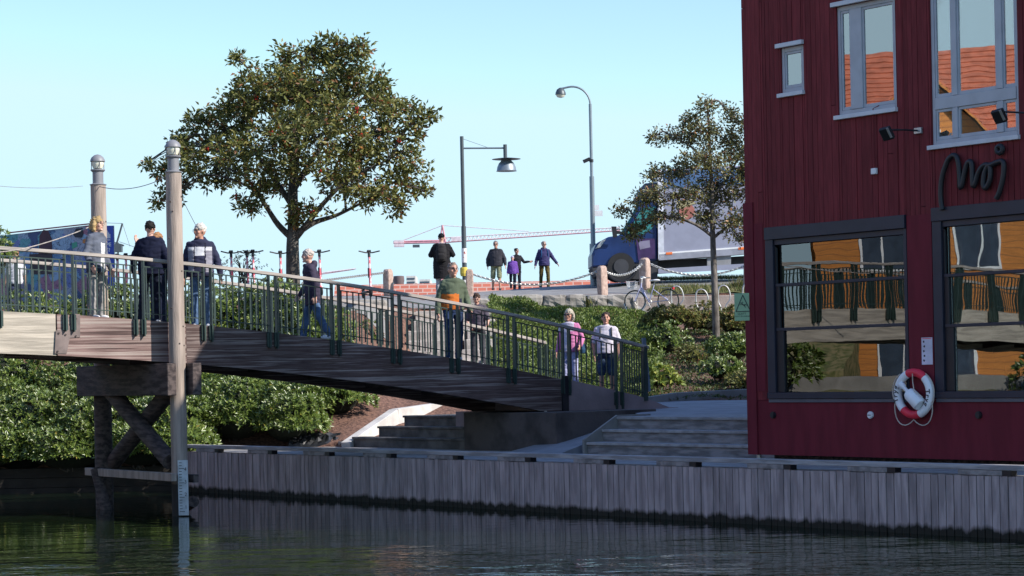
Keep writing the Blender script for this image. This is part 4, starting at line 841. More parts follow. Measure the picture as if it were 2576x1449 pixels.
# terraced granite slabs between the hedge and the slope
t = thing('granite_stair', 'broad pale granite steps climbing behind the middle of the bridge', 'stone steps', P(1050, 890, 55))
M_pg = mat('pale_granite', (.40, .36, .33), .85, var=.2, scale=4, bump=.5, bscale=20)
for k in range(7):
    for j in range(3):
        x0 = -2.95+.75*j+random.uniform(-.05, .05)+.06*k; z = 2.45+.27*k; m = MB(); m.bx(x0, x0+.735, 54.6+.5*k, 55.5+.5*k, z-.3, z+.005*j); m.build('slab', M_pg, t, world=True, bevel=.02)
t = thing('slab_wall', 'brown-grey stone slab wall left of the granite steps', 'stone wall', P(900, 812, 56))
for k, (x0, x1, y0, y1) in enumerate(((800, 885, 757, 780), (887, 975, 755, 784), (820, 905, 782, 806), (907, 985, 786, 812), (1135, 1190, 770, 800), (1150, 1228, 752, 772))): boulder(t, x0, x1, y0, y1, 56.5 if k < 4 else 60, 30+k, M_rock, .5)
p = P(905, 845, 54); shrub('garden_shrub', 'small mixed shrub in front of the slab wall', (p.x, 54, p.z), (.6, .4, .35), 120, G3, 6, (.06, .1), (.03, .04), gd)
# black weed sheet on the mulch
p = P(790, 1062, 46.9); rs = np.random.default_rng(5); m = MB(); nx, ny = 14, 8
m.v = [(p.x-.55+1.1*i/nx, 46.6+.7*j/ny, ground(p.x, 46.6+.7*j/ny)+.06+.14*abs(math.sin(i*1.3+j*.8))*rs.random()*(1-abs(2*j/ny-1)*.4)) for j in range(ny+1) for i in range(nx+1)]
m.f = [(j*(nx+1)+i, j*(nx+1)+i+1, (j+1)*(nx+1)+i+1, (j+1)*(nx+1)+i) for j in range(ny) for i in range(nx)]; m.m = [0]*len(m.f)
tag(m.build('weed_sheet', mat('black_sheet', (.012, .013, .015), .45)), 'crumpled black weed sheet lying on the mulch bank', 'plastic sheet')
# shrub behind the scooters
p = P(610, 668, 57); shrub('twiggy_shrub', 'small-leaved twiggy shrub behind the pink scooters', (p.x, 57, p.z-.1), (.62, .5, .42), 150, G1, 5, (.03, .05), (.02, .03), lump=.4)
p = P(8, 610, 48); shrub('corner_shrub', 'olive green bush at the far left edge behind the railing', (p.x-.35, 48.5, p.z-.3), (.45, .4, .7), 160, G2)

for x, y, z, r_ in ((-24, 38.6, 2.3, 1.6), (-25, 41.5, 2.4, 1.9), (-24, 29.9, 2.1, 1.5)): shrub('added_shrub', 'added green shrub on the far bank, mirrored in the shop windows', (x, y, z), (1.4, r_, 1.5), 500, k=6, Lr=(.14, .2), Wr=(.06, .09), group='shrubs mirrored in the windows')  # put in out of view to darken the window reflections
# ============================================================ bollards and chains
def bollard(px, py0, py1, Z, seed, w_, lab):
    a, b = P(px, py0, Z), P(px, py1, Z); h = a.z-b.z
    me = rockmesh(w_, w_, h+.1, seed, .05, 5); me.name = 'granite_bollard'; me.materials.append(M_gran); me.transform(Matrix.Translation((0, 0, h/2-.05)))
    o = bpy.data.objects.new('granite_bollard', me); COL.objects.link(o); o.location = (b.x, Z, b.z); o.rotation_euler = (0, R(random.uniform(-2, 2)), random.uniform(0, 1)); tag(o, lab, 'bollard', 'granite bollards carrying the chain'); return Vector((b.x, Z, a.z-.12))
B = [bollard(978, 676, 748, 66.5, 1, .26, 'pinkish granite bollard left of the lamp with the arm'), bollard(1182, 677, 752, 66.8, 2, .24, 'granite bollard beside the foot of the lamp with the arm'), bollard(1516, 668, 742, 67.3, 3, .28, 'granite bollard standing just left of the bicycle'),
     bollard(1623, 648, 722, 69.5, 4, .31, 'granite bollard directly behind the bicycle'), bollard(1882, 656, 735, 69.8, 5, .3, 'granite bollard at the house corner'), bollard(700, 690, 760, 62, 6, .24, 'granite bollard beside the tree trunk behind the railing')]
def chain(a, b, sag, lab, lk=.10):
    L_ = (b-a).length; n = int(L_*1.04/(lk*.72)); t = thing('chain', lab, 'chain', a, 0, 'chains between the bollards'); m = MB(); pts = []
    for i in range(n+1):
        q = i/n; p = a.lerp(b, q); p.z -= 4*sag*q*(1-q); pts.append(p)
    for i in range(n):
        c = (pts[i]+pts[i+1])/2; d = (pts[i+1]-pts[i]).normalized(); s = d.cross(Vector((0, 0, 1))).normalized(); u = s.cross(d); ax = (s if i % 2 else u)*.8+(u if i % 2 else -s)*.5; ax = (ax-d*ax.dot(d)).normalized(); v = d.cross(ax)
        ring = [c+d*(lk*.56*math.cos(k*math.pi/5))+v*(lk*.32*math.sin(k*math.pi/5)) for k in range(11)]; m.tube(ring, .0135, 5, caps=False)
    m.build('links', M_galv, t, world=True); return t
chain(B[0]+Vector((-.1, 0, 0)), P(760, 712, 62), .0, 'taut chain running left from the leftmost granite bollard')
chain(B[1], B[2], .42, 'long sagging chain in front of the walking family'); chain(B[2], B[3], .30, 'short sagging chain left of the bicycle'); chain(B[3], B[4], .40, 'sagging chain below the truck, right of the bicycle')
# ============================================================ street lamps
M_lampd = mat('lamp_dark', (.075, .09, .10), .45, metal=.3, var=.05); M_lampg = mat('lamp_galv', (.22, .26, .29), .45, metal=.5, var=.06)
Z1 = 68.0; b0 = P(1170, 752, Z1); b0.z = ground(b0.x, Z1); s = Z1/F_PX
t = thing('street_lamp', 'dark lamp post with horizontal arm and bell shade under a flat disc', 'street lamp', b0); top = P(1163, 343, Z1).z-b0.z
m = MB(); m.tube([(0, 0, 0), (0, 0, 2.2)], .075, 12); m.tube([(0, 0, 2.2), (0, 0, top)], .058, 12); m.build('pole', M_lampd, t, smooth=True)
az = P(1163, 373, Z1).z-b0.z; al = (1272-1165)*s
m = MB(); m.tube([(0, 0, az), (al, 0, az-.02)], .028, 8); m.build('arm', M_lampg, t, smooth=True); m = MB(); m.tube([(.04, 0, top-.08), (al*.62, 0, az)], .006, 5); m.build('stay_wire', M_lampd, t)
m = MB(); m.lathe([(.06, az+.09), (.06, az-.34)], 14, (al+.02, 0, 0)); m.build('stem', M_lampd, t, smooth=True)
m = MB(); m.lathe([(.46, az-.375), (.25, az-.345), (.02, az-.32)], 28, (al+.05, 0, 0)); m.build('disc', M_lampd, t, smooth=True)
m = MB(); zz = az-.375; m.lathe([(.16, zz), (.17, zz-.06), (.24, zz-.13), (.29, zz-.24), (.31, zz-.36), (.33, zz-.38), (.29, zz-.375)], 24, (al+.05, 0, 0)); m.build('lamp_shade', M_lampg, t, smooth=True)
m = MB(); m.lathe([(.082, 1.05), (.082, 1.5)], 12); m.lathe([(.079, .2), (.079, .5)], 12); m.build('stickers', mat('stickers', (.75, .72, .70), .6, col2=(.35, .08, .08), scale=9, fac=(.55, .6)), t)
m = MB(); m.lathe([(.10, .62), (.12, .70), (.12, .86), (.10, .9)], 12, (-.02, -.02, 0)); m.build('tied_ribbon', mat('ribbon', (.55, .42, .06), .7), t)
Z2 = 76.5; b0 = P(1494, 706, Z2); b0.z = ground(b0.x, Z2); s = Z2/F_PX
t = thing('street_lamp', 'tall grey swan-neck lamp post with small round head in front of the truck', 'street lamp', b0); top = P(1484, 262, Z2).z-b0.z
m = MB(); m.tube([(0, 0, 0), (0, 0, 1.5)], .13, 12); m.tube([(0, 0, 1.5), (0, 0, 3.9)], .085, 12); m.tube([(0, 0, 3.9), (0, 0, top)], .055, 12); m.build('pole', M_lampg, t, smooth=True)
m = MB(); r_ = 45*s; pts = [(0, 0, top)]+[(-r_+r_*math.cos(a), 0, top+r_*math.sin(a)) for a in np.linspace(.1, math.pi*.56, 12)]; e = pts[-1]; pts.append((e[0]-.25, 0, e[2]-.05)); m.tube(pts, .035, 8); m.build('swan_neck', M_lampg, t, smooth=True)
e = pts[-1]; m = MB(); m.lathe([(.04, e[2]+.03), (.13, e[2]-.03), (.18, e[2]-.14), (.19, e[2]-.22)], 18, (e[0]-.04, 0, 0)); m.build('lamp_head', M_lampd, t, smooth=True); m = MB(); m.lathe([(.17, e[2]-.222), (.13, e[2]-.30), (.03, e[2]-.33)], 18, (e[0]-.04, 0, 0)); m.build('lamp_glass', M_globe, t, smooth=True)
cz = P(1486, 403, Z2).z-b0.z; m = MB(); m.box((-.17, 0, cz), (.26, .10, .12), Matrix.Rotation(-.4, 3, 'Y')); m.lathe([(.075, cz-.07), (.075, cz+.03)], 10); m.build('camera_box', M_black, t)
cz = P(1486, 530, Z2).z-b0.z; m = MB(); m.bx(.06, .24, -.01, .01, cz+.02, cz+.2); m.bx(.06, .36, -.01, .01, cz-.2, cz-.0); m.build('sign_plate', M_white, t)
# ============================================================ truck
Zt = 74.0; x0 = P(1490, 700, Zt).x; zr = 5.48
M_box = mat('truck_box', (.27, .28, .36), .5, var=.04); M_blue = mat('truck_blue', (.012, .032, .12), .35, var=.15, scale=1.2); M_purp = mat('truck_purple', (.05, .025, .09), .4, var=.2); M_tg = mat('truck_glass', (.05, .22, .22), .08, var=.1); M_tyre = mat('tyre', (.015, .015, .016), .85)
s = Zt/F_PX
t = thing('box_truck', 'blue-cabbed delivery truck with pale box body driving past the trees', 'truck', (x0, Zt, zr), R(1.5))
def tx(px, py): p = P(px, py, Zt); return p.x-x0, p.z-zr
def side(name, pix, m, y0=0, y1=-.03, par=t, bevel=0):
    q = [tx(*p) for p in pix]; mb = MB(); mb.prism([(u, y0, z) for u, z in q], (0, y1, 0)); return mb.build(name, m, par, bevel=bevel)
cab = side('cab_body', [(1489, 672), (1489, 640), (1500, 612), (1530, 596), (1568, 590), (1596, 540), (1612, 500), (1640, 478), (1654, 476), (1654, 654), (1590, 664)], M_blue, 2.2, -2.2, bevel=.05)
side('side_window', [(1577, 588), (1604, 542), (1616, 522), (1650, 520), (1650, 545), (1640, 575), (1620, 590)], M_tg, -.01, -.02)
side('windscreen', [(1568, 589), (1596, 541), (1611, 503), (1606, 503), (1590, 541), (1560, 589)], M_tg, 2.0, -1.85)
side('door', [(1600, 600), (1648, 600), (1650, 650), (1606, 655)], M_purp, -.012, -.02)
side('door_emblem', [(1606, 608), (1634, 604), (1636, 622), (1610, 628)], mat('pale_mark', (.20, .18, .26), .5), -.034, -.004)
side('headlight', [(1497, 626), (1512, 606), (1524, 602), (1510, 622)], M_galv, -.03, -.02)
side('roof_fairing', [(1600, 500), (1622, 460), (1655, 458), (1655, 500)], mat('fairing', (.02, .03, .08), .4), 2.0, -1.9, bevel=.04)
side('mirror', [(1536, 572), (1548, 572), (1550, 598), (1540, 600)], M_black, -.35, -.16); side('mirror_arm', [(1548, 582), (1568, 584), (1568, 590), (1548, 590)], M_black, -.25, -.04)
side('lower_panel', [(1489, 674), (1655, 655), (1655, 700), (1600, 702), (1500, 694)], mat('truck_under', (.03, .03, .035), .7), .05, 2.0)
side('box_body', [(1656, 652), (1654, 428), (2260, 392), (2260, 600)], M_box, 2.25, -2.3, bevel=.02)
side('roof_panel', [(1656, 474), (1655, 432), (2260, 396), (2260, 440)], mat('truck_sky_blue', (.07, .14, .28), .4), -.055, -.012)
side('corner_trim', [(1656, 652), (1654, 428), (1668, 427), (1670, 651)], mat('trim_pale', (.6, .62, .68), .4), -.056, -.03); side('lower_rail', [(1657, 655), (1657, 640), (2260, 595), (2260, 612)], mat('rail_pale', (.27, .28, .33), .5), -.056, -.03); side('rail_line', [(1657, 640), (1657, 636), (2260, 591), (2260, 595)], M_white, -.056, -.034)
q = [(1728+20*math.cos(a)*1.0, 532+20*math.sin(a)) for a in np.linspace(0, 2*math.pi, 25)[:-1]]; side('round_emblem', q, mat('emblem_red', (.36, .13, .10), .5), -.056, -.012); side('emblem_leaf', [(1700, 520), (1712, 506), (1740, 504), (1752, 512), (1735, 516), (1715, 526)], mat('emblem_yellow', (.33, .29, .16), .5), -.07, -.008)
for px in (1683, 1866, 2050): side('side_marker', [(px-8, 641-(px-1683)*.07), (px-8, 635-(px-1683)*.07), (px+8, 634-(px-1683)*.07), (px+8, 640-(px-1683)*.07)], mat('marker_orange', (.8, .18, .04), .4), -.09, -.01)
side('side_skirt', [(1656, 688), (1656, 676), (1890, 662), (1890, 676)], M_box, -.02, -.04); side('chassis', [(1656, 655), (1900, 640), (1900, 668), (1656, 684)], mat('truck_under', ()), .5, 1.2)
side('fuel_box', [(1780, 646), (1840, 642), (1840, 668), (1780, 672)], mat('grey_box', (.25, .25, .26), .6), .2, -.2)
for px, y_ in ((1563, -.05), (1563, 1.9), (2080, -.05), (2080, 1.9)):
    u, z = tx(px, 680 if px < 1600 else 640); z = .47
    w_ = MB(); w_.tube([(u, y_, z), (u, y_+.26, z)], .47, 26); wh = w_.build('wheel', M_tyre, t, smooth=True); r_ = MB(); r_.tube([(u, y_-.01, z), (u, y_-.03, z)], .26, 20); r_.build('rim', mat('rim_grey', (.045, .045, .05), .5), wh)
    a = MB(); a.torus((u, y_-.0, z+.02), .53, .05, (0, 1, 0), 20, 6, math.pi if False else 0, math.pi); 
    if px < 1600 and y_ < 0: a.build('wheel_arch', M_black, t, smooth=True)
# ============================================================ bicycle and racks
Zb = 65.8; zb = ground(P(1640, 790, Zb).x, Zb); ob = P(1598, 790, Zb)
M_bk = mat('bike_lavender', (.46, .47, .70), .35, var=.05); M_wht = mat('bike_white', (.72, .72, .74), .4); M_rub = mat('rubber', (.02, .02, .02), .8)
t = thing('bicycle', 'lavender and white bicycle with wire basket leaning by the racks', 'bicycle', (ob.x, Zb, ob.z+.05), R(-20))
sc_ = 1.0
def wheel(x):
    w_ = MB(); w_.torus((x, 0, .34), .33, .017, (0, 1, 0), 36, 6); o = w_.build('wheel', M_rub, t, smooth=True); r_ = MB(); r_.torus((x, 0, .34), .31, .010, (0, 1, 0), 36, 5); r_.build('rim', M_galv, o, smooth=True)
    sp_ = MB(); 
    for k in range(16): a = k*math.pi/8+.1; sp_.tube([(x, .02*(-1)**k, .34), (x+.31*math.cos(a), 0, .34+.31*math.sin(a))], .0022, 4, caps=False)
    sp_.tube([(x, -.04, .34), (x, .04, .34)], .025, 8); sp_.build('spokes', M_galv, o)
    f = MB(); f.torus((x, 0, .34), .355, .022, (0, 1, 0), 20, 6, .25 if x < .5 else .5, math.pi*.95); f.build('mudguard', M_wht, t, smooth=True)
wheel(0); wheel(1.06)
m = MB(); bb = (.45, 0, .29)
for a, b, r_ in (((.20, 0, .80), bb, .02), ((.17, 0, .72), (.42, 0, .36), .016), (bb, (.34+.28, 0, .82), .018), (bb, (1.06, .04, .34), .011), (bb, (1.06, -.04, .34), .011), ((.58, 0, .70), (1.06, .05, .34), .010), ((.58, 0, .70), (1.06, -.05, .34), .010), ((.22, 0, .88), (.19, 0, .72), .022)): m.tube([a, b], r_, 8)
m.build('frame', M_bk, t, smooth=True)
m = MB(); 
for s_ in (-.05, .05): m.tube([(.19, 0, .74), (.15, s_, .66), (.0, s_, .34)], .012, 6)
m.build('fork', M_bk, t, smooth=True); m = MB(); m.tube([(.22, 0, .86), (.24, 0, 1.02)], .014, 8); m.tube([(.36, -.30, 1.06), (.24, -.16, 1.06), (.20, 0, 1.02), (.24, .16, 1.06), (.36, .30, 1.06)], .013, 8); m.build('handlebar', M_wht, t, smooth=True)
for s_ in (-1, 1): m = MB(); m.tube([(.30, s_*.23, 1.06), (.40, s_*.32, 1.06)], .02, 8); m.build('grip', M_black if s_ > 0 else M_wht, t)
m = MB(); m.tube([(.62, 0, .80), (.65, 0, .92)], .013, 8); m.build('seat_post', M_galv, t)
m = MB(); m.sphere((.68, 0, .96), 1, 12, 8, (.14, .09, .035)); m.sphere((.57, 0, .955), 1, 10, 6, (.10, .03, .03)); m.build('saddle', M_wht, t, smooth=True)
m = MB(); 
for k in range(6): z = .72+.045*k; w_ = .13+.012*k; m.tube([(-.12-w_*.5, -w_, z), (-.12+w_, -w_, z), (-.12+w_, w_, z), (-.12-w_*.5, w_, z), (-.12-w_*.5, -w_, z)], .006, 4)
for k in range(10): a = -.14+.031*k; m.tube([(-.19+.03*k, -.13, .72), (-.20+.032*k, -.19, .96)], .004, 4); m.tube([(-.19, a*.9, .72), (-.22, a*1.2, .96)], .004, 4)
m.build('basket', M_wht, t)
m = MB(); m.tube([(.78, -.06, .72), (1.18, -.06, .72), (1.18, .06, .72), (.78, .06, .72), (.78, -.06, .72)], .008, 5); m.tube([(1.10, 0, .72), (1.06, 0, .36)], .007, 5); m.build('rear_rack', M_galv, t); m = MB(); m.box((1.22, 0, .70), (.05, .12, .07)); m.build('rear_light', mat('red_light', (.6, .02, .03), .3), t)
m = MB(); m.torus((.45, -.05, .29), .09, .01, (0, 1, 0), 20, 5); m.tube([(.45, -.08, .29), (.52, -.09, .14)], .012, 5); m.tube([(.45, .08, .29), (.38, .09, .44)], .012, 5); m.build('crank', M_galv, t)
for i, (px, pt, lab) in enumerate(((1704, 720, 'steel bicycle rack loop nearest the bicycle'), (1766, 728, 'steel bicycle rack loop left of the young tree trunk'), (1822, 718, 'steel bicycle rack loop right of the young tree trunk'), (1884, 712, 'steel bicycle rack loop partly hidden by the warning sign'))):
    Zr = 66.3; p = P(px, pt, Zr); b = P(px, 800, Zr); h = p.z-b.z; t = thing('bicycle_rack', lab, 'bicycle rack', b, 0, 'steel bicycle rack loops'); m = MB()
    m.tube(smoothpts([(-.10, 0, h*.0), (-.10, 0, h*.32), (-.17, .0, h*.50), (-.17, 0, h*.80), (-.12, 0, h*.95), (0, 0, h), (.12, 0, h*.93), (.19, 0, h*.75), (.19, 0, h*.55), (.06, 0, h*.36), (.05, 0, 0)], 4), .024, 8); m.build('loop', M_galv, t, smooth=True)
# ============================================================ scooters
M_pink = mat('scooter_pink', (.68, .10, .14), .5, col2=(.72, .60, .62), scale=14, stretch=(1, 1, .8), fac=(.48, .52))
def make_scooter(lab):
    t = thing('electric_scooter', lab, 'scooter', (0, 0, 0), 0, 'parked electric scooters')
    m = MB(); m.tube([(.0, 0, .22), (.10, 0, 1.08)], .03, 10); m.build('stem', M_pink, t, smooth=True); m = MB(); m.box((.075, 0, .62), (.075, .085, .26), Matrix.Rotation(R(6), 3, 'Y')); m.build('battery', M_black, t, bevel=.015)
    m = MB(); m.tube([(.06, -.27, 1.17), (.09, -.09, 1.13), (.09, .09, 1.13), (.06, .27, 1.17)], .017, 8); m.tube([(.09, 0, 1.02), (.10, 0, 1.14)], .036, 8); m.build('handlebar', M_black, t, smooth=True)
    m = MB(); m.box((.12, 0, 1.165), (.09, .10, .05), Matrix.Rotation(R(20), 3, 'Y')); m.build('display', M_black, t, bevel=.01)
    m = MB(); m.bx(.10, .85, -.085, .085, .12, .17); m.build('deck', M_black, t, bevel=.02)
    for x in (-.03, .93): m = MB(); m.torus((x, 0, .12), .085, .035, (0, 1, 0), 22, 8); m.tube([(x, -.03, .12), (x, .03, .12)], .06, 12); m.build('wheel', M_tyre, t, smooth=True)
    m = MB(); m.box((.0, 0, .22), (.12, .09, .10)); m.build('fork_cover', M_pink, t, bevel=.02); m = MB(); m.box((.92, 0, .24), (.22, .09, .03), Matrix.Rotation(R(12), 3, 'Y')); m.build('rear_mudguard', M_pink, t, bevel=.01)
    return t
sc0 = None
for px, pt, Z, rz, lab in ((930, 629, 54.2, 100, 'scooter standing alone right of the tree in front of the tiled roof'), (805, 628, 54.5, 98, 'scooter between the tree and the lone scooter, behind the walking woman'), (706, 631, 54.5, 102, 'scooter just left of the tree trunk'), (638, 628, 54.6, 94, 'right scooter of the cluster behind the railing'), (624, 630, 55.2, 85, 'middle scooter of the cluster behind the railing'), (583, 630, 54.8, 96, 'left scooter of the cluster behind the railing'), (318, 637, 55.0, 94, 'right scooter of the pair beside the blue banner'), (297, 638, 55.4, 88, 'left scooter of the pair beside the blue banner')):
    if sc0 is None: t = sc0 = make_scooter(lab)
    else: t = copy_tree(sc0); t['label'] = lab
    p = P(px, pt, Z); t.location = (p.x, Z, p.z-1.19); t.rotation_euler = (0, 0, R(-rz+180+25))
# ============================================================ graffiti wall, banner, mast
def graf():
    m = bpy.data.materials.new('graffiti_paint'); m.use_nodes = True; t = m.node_tree; N = t.nodes; L = t.links; b = N['Principled BSDF']; b.inputs['Roughness'].default_value = .7
    tc = N.new('ShaderNodeTexCoord'); n0 = N.new('ShaderNodeTexNoise'); n0.inputs['Scale'].default_value = 2.2; L.new(tc.outputs['Object'], n0.inputs[0])
    mx = N.new('ShaderNodeVectorMath'); mx.operation = 'MULTIPLY_ADD'; mx.inputs[1].default_value = (.5, .5, .5); L.new(n0.outputs[1], mx.inputs[0]); L.new(tc.outputs['Object'], mx.inputs[2])
    v = N.new('ShaderNodeTexVoronoi'); v.inputs['Scale'].default_value = 2.6; L.new(mx.outputs[0], v.inputs[0])
    sp = N.new('ShaderNodeSeparateColor'); L.new(v.outputs['Color'], sp.inputs[0]); r = N.new('ShaderNodeValToRGB'); r.color_ramp.interpolation = 'CONSTANT'; L.new(sp.outputs[0], r.inputs[0])
    cols = [(.07, .13, .26), (.11, .22, .36), (.17, .28, .42), (.05, .08, .18), (.26, .36, .48), (.10, .28, .32), (.32, .14, .20), (.14, .18, .38), (.30, .32, .40)]
    while len(r.color_ramp.elements) < len(cols): r.color_ramp.elements.new(.5)
    for i, c in enumerate(cols): r.color_ramp.elements[i].position = i/len(cols); r.color_ramp.elements[i].color = c+(1,)
    w_ = N.new('ShaderNodeTexNoise'); w_.inputs['Scale'].default_value = 3; w_.inputs['Distortion'].default_value = 3; L.new(tc.outputs['Object'], w_.inputs[0]); rr = N.new('ShaderNodeValToRGB'); L.new(w_.outputs[0], rr.inputs[0])
    rr.color_ramp.elements[0].position = .47; rr.color_ramp.elements[0].color = (0, 0, 0, 1); rr.color_ramp.elements[1].position = .5; rr.color_ramp.elements[1].color = (1, 1, 1, 1); e = rr.color_ramp.elements.new(.53); e.color = (0, 0, 0, 1)
    m2 = N.new('ShaderNodeMix'); m2.data_type = 'RGBA'; L.new(rr.outputs[0], m2.inputs[0]); L.new(r.outputs[0], m2.inputs[6]); m2.inputs[7].default_value = (.02, .02, .05, 1); L.new(m2.outputs[2], b.inputs['Base Color']); return m
Zg = 58.0; a = P(-140, 610, Zg+3); b = P(236, 565, Zg); zb_ = ground(a.x, Zg)-.2
t = thing('graffiti_wall', 'long dark blue wall covered in colourful graffiti at far left', 'wall', (a.x, a.y, zb_), math.atan2(b.y-a.y, b.x-a.x)); Lg = math.hypot(b.x-a.x, b.y-a.y)
m = MB(); m.prism([(0, 0, 0), (Lg, 0, 0), (Lg, 0, b.z-zb_), (0, 0, a.z-zb_)], (0, .3, 0)); m.build('painted_face', graf(), t); m = MB(); m.beam((Lg*.45, -.03, (b.z-zb_)*.975+.0), (Lg, -.03, b.z-zb_+.03), .06, .03); m.build('coping', mat('coping_red', (.25, .05, .06), .6), t)
gw = lambda px, py: (lambda p: (p[0], p[1]-zb_))(Frame(a.x, a.y, math.degrees(math.atan2(b.y-a.y, b.x-a.x))).pix(px, py))
for (pxs, mm, nm) in (([(105, 640), (108, 592), (118, 578), (130, 580), (140, 600), (142, 640)], mat('graf_maroon', (.06, .02, .035), .7), 'painted_figure'), ([(198, 590), (206, 575), (224, 574), (226, 588), (222, 598), (204, 597)], mat('graf_black', (.02, .02, .03), .7), 'painted_frame'), ([(256, 590), (270, 582), (275, 595), (262, 606)], mat('graf_red', (.45, .03, .10), .6), 'painted_spot'), ([(195, 612), (208, 608), (210, 620), (196, 626)], mat('graf_green', (.05, .30, .20), .6), 'painted_spot'), ([(80, 640), (142, 636), (142, 690), (84, 690)], mat('graf_brown', (.05, .035, .04), .8), 'painted_door'), ([(225, 602), (238, 600), (236, 612), (224, 612)], mat('graf_orange', (.42, .15, .04), .6), 'painted_spot')):
    q = [gw(x*.93, y) for x, y in pxs]; m = MB(); m.prism([(u, -.012, z) for u, z in q], (0, .01, 0)); m.build(nm, mm, t)
Zn_ = 56.5; c = P(262, 690, Zn_); t = thing('banner', 'blue upright banner with white lettering behind the grey-jacketed woman', 'banner', (c.x, Zn_, ground(c.x, Zn_)), R(4)); h = P(262, 568, Zn_).z-ground(c.x, Zn_); w_ = 52*Zn_/F_PX
m = MB(); m.bx(-w_/2, w_/2, -.02, .02, .3, h); m.build('panel', mat('banner_blue', (.035, .075, .42), .5, var=.04), t)
for x in (-w_/2, w_/2): m = MB(); m.tube([(x, 0, 0), (x, 0, h)], .02, 6); m.build('post', M_galv, t)
text_mesh('lettering', 'SKAPE', .135, M_white, (w_/2-.07, -.022, h-.50), RX, t, .002, 'RIGHT', .004); text_mesh('lettering', 'EST?', .135, M_white, (w_/2-.10, -.022, h-.64), RX, t, .002, 'RIGHT', .004)
m = MB(); 
for i, (x, hh) in enumerate(((.02, .06), (.05, .12), (.08, .09), (.11, .17), (.14, .13), (.17, .20), (.20, .15), (.23, .11))): m.bx(x-.07, x-.046, -.024, -.021, h-.33, h-.33+hh)
m.build('skyline_logo', M_white, t); m = MB(); m.bx(-.07, .18, -.024, -.021, h-.37, h-.355); m.bx(-.04, .18, -.024, -.021, h-.395, h-.385); m.bx(.02, .18, -.024, -.021, h-.76, h-.75); m.bx(.04, .18, -.024, -.021, h-.80, h-.79); m.build('small_print', M_white, t)
Zm = 75; q = lambda x, y: P(x, y, Zm); c = P(297, 640, Zm); t = thing('rope_mast', 'thin leaning mast with guy ropes and hanging box beyond the banner', 'mast', (c.x, Zm, ground(c.x, Zm)))
m = MB(); m.tube([q(292, 618), q(308, 562)], .035, 6); m.build('boom', M_lampd, t, world=True)
m = MB(); m.tube([q(297, 690), q(297, 655), q(297, 610)], .03, 6); m.tube([q(287, 610), q(312, 618)], .03, 6); m.build('mast_pole', M_lampd, t, world=True)
m = MB(); m.tube([q(308, 562), q(327, 620)], .008, 4); m.build('guy_rope', M_lampd, t, world=True); m = MB(); m.tube([q(308, 562), q(240, 560)], .008, 4); m.build('guy_rope', M_lampd, t, world=True); m = MB(); m.tube([q(300, 608), q(340, 622)], .008, 4); m.build('guy_rope', M_lampd, t, world=True)
m = MB(); c1 = q(297, 624); m.box(c1, (.28, .28, .28)); m.build('hanging_box', M_lampd, t, world=True)
# ============================================================ far roofs, towers, crane
Zf = 118.0
def brick_roof():
    m = bpy.data.materials.new('far_tiles'); m.use_nodes = True; t = m.node_tree; N = t.nodes; L = t.links; b = N['Principled BSDF']; b.inputs['Roughness'].default_value = .8; tc = N.new('ShaderNodeTexCoord'); mp = N.new('ShaderNodeMapping'); mp.inputs['Rotation'].default_value = (R(90), 0, 0); L.new(tc.outputs['Object'], mp.inputs[0])
    k = N.new('ShaderNodeTexBrick'); k.inputs['Color1'].default_value = (.46, .13, .08, 1); k.inputs['Color2'].default_value = (.36, .10, .065, 1); k.inputs['Mortar'].default_value = (.45, .30, .25, 1); k.inputs['Scale'].default_value = 1; k.inputs['Brick Width'].default_value = .5; k.inputs['Row Height'].default_value = .22; k.inputs['Mortar Size'].default_value = .03; L.new(mp.outputs[0], k.inputs[0]); L.new(k.outputs[0], b.inputs['Base Color']); return m
a, b = P(842, 707, Zf), P(1606, 702, Zf); t = thing('tiled_roof_house', 'long low building with red tiled roof beyond the footway', 'building', ((a.x+b.x)/2, Zf, 2)); Lh = (b.x-a.x); ze = a.z-.3
m = MB(); m.prism([(a.x, Zf-2.2, ze-2.2), (b.x, Zf-2.2, ze-2.2), (b.x, Zf, b.z), (a.x, Zf, b.z-.0)], (0, .15, 0)); m.build('roof', brick_roof(), t, world=True); m = MB(); m.bx(a.x+.2, b.x-.2, Zf-1.5, Zf+6, 1.5, ze-1.6); m.build('wall', M_wconc, t, world=True)
m = MB(); m.prism([(a.x, Zf+.16, b.z), (b.x, Zf+.16, b.z), (b.x, Zf+4, ze-2.5), (a.x, Zf+4, ze-2.5)], (0, .15, 0)); m.build('rear_roof', M_tile, t, world=True)
m = MB(); m.bx(b.x+.01, b.x+.15, Zf-2.3, Zf+.3, ze-2, b.z+.08); m.build('gable_edge', M_white, t, world=True)
a, b = P(1608, 700, 125), P(1672, 712, 125); t = thing('white_gabled_house', 'small white house with dark roof between the walkers and the lamp', 'house', (a.x+3, 128, 2)); a = P(1608, 705, 125); 
x_, y_ = P(1596, 700, 125).x, P(1605, 683, 125).z
c = P(1388, 705, 125); c1 = P(1384, 712, 125)
m = MB(); u0_, u1_ = P(1608, 700, 125).x, P(1672, 700, 125).x; m.bx(u0_, u1_, 125, 131, 1.5, P(1620, 702, 125).z); m.build('wall', M_white, t, world=True); m = MB(); z0_, z1_ = P(1610, 702, 125).z, P(1610, 683, 125).z; m.prism([(u0_-.2, 125, z0_), (u1_+.3, 125, z0_), (u0_+.3, 128, z1_)], (0, 6, 0)); m.build('roof', mat('dark_roof', (.12, .10, .10), .8), t, world=True)
Zd = 260.0
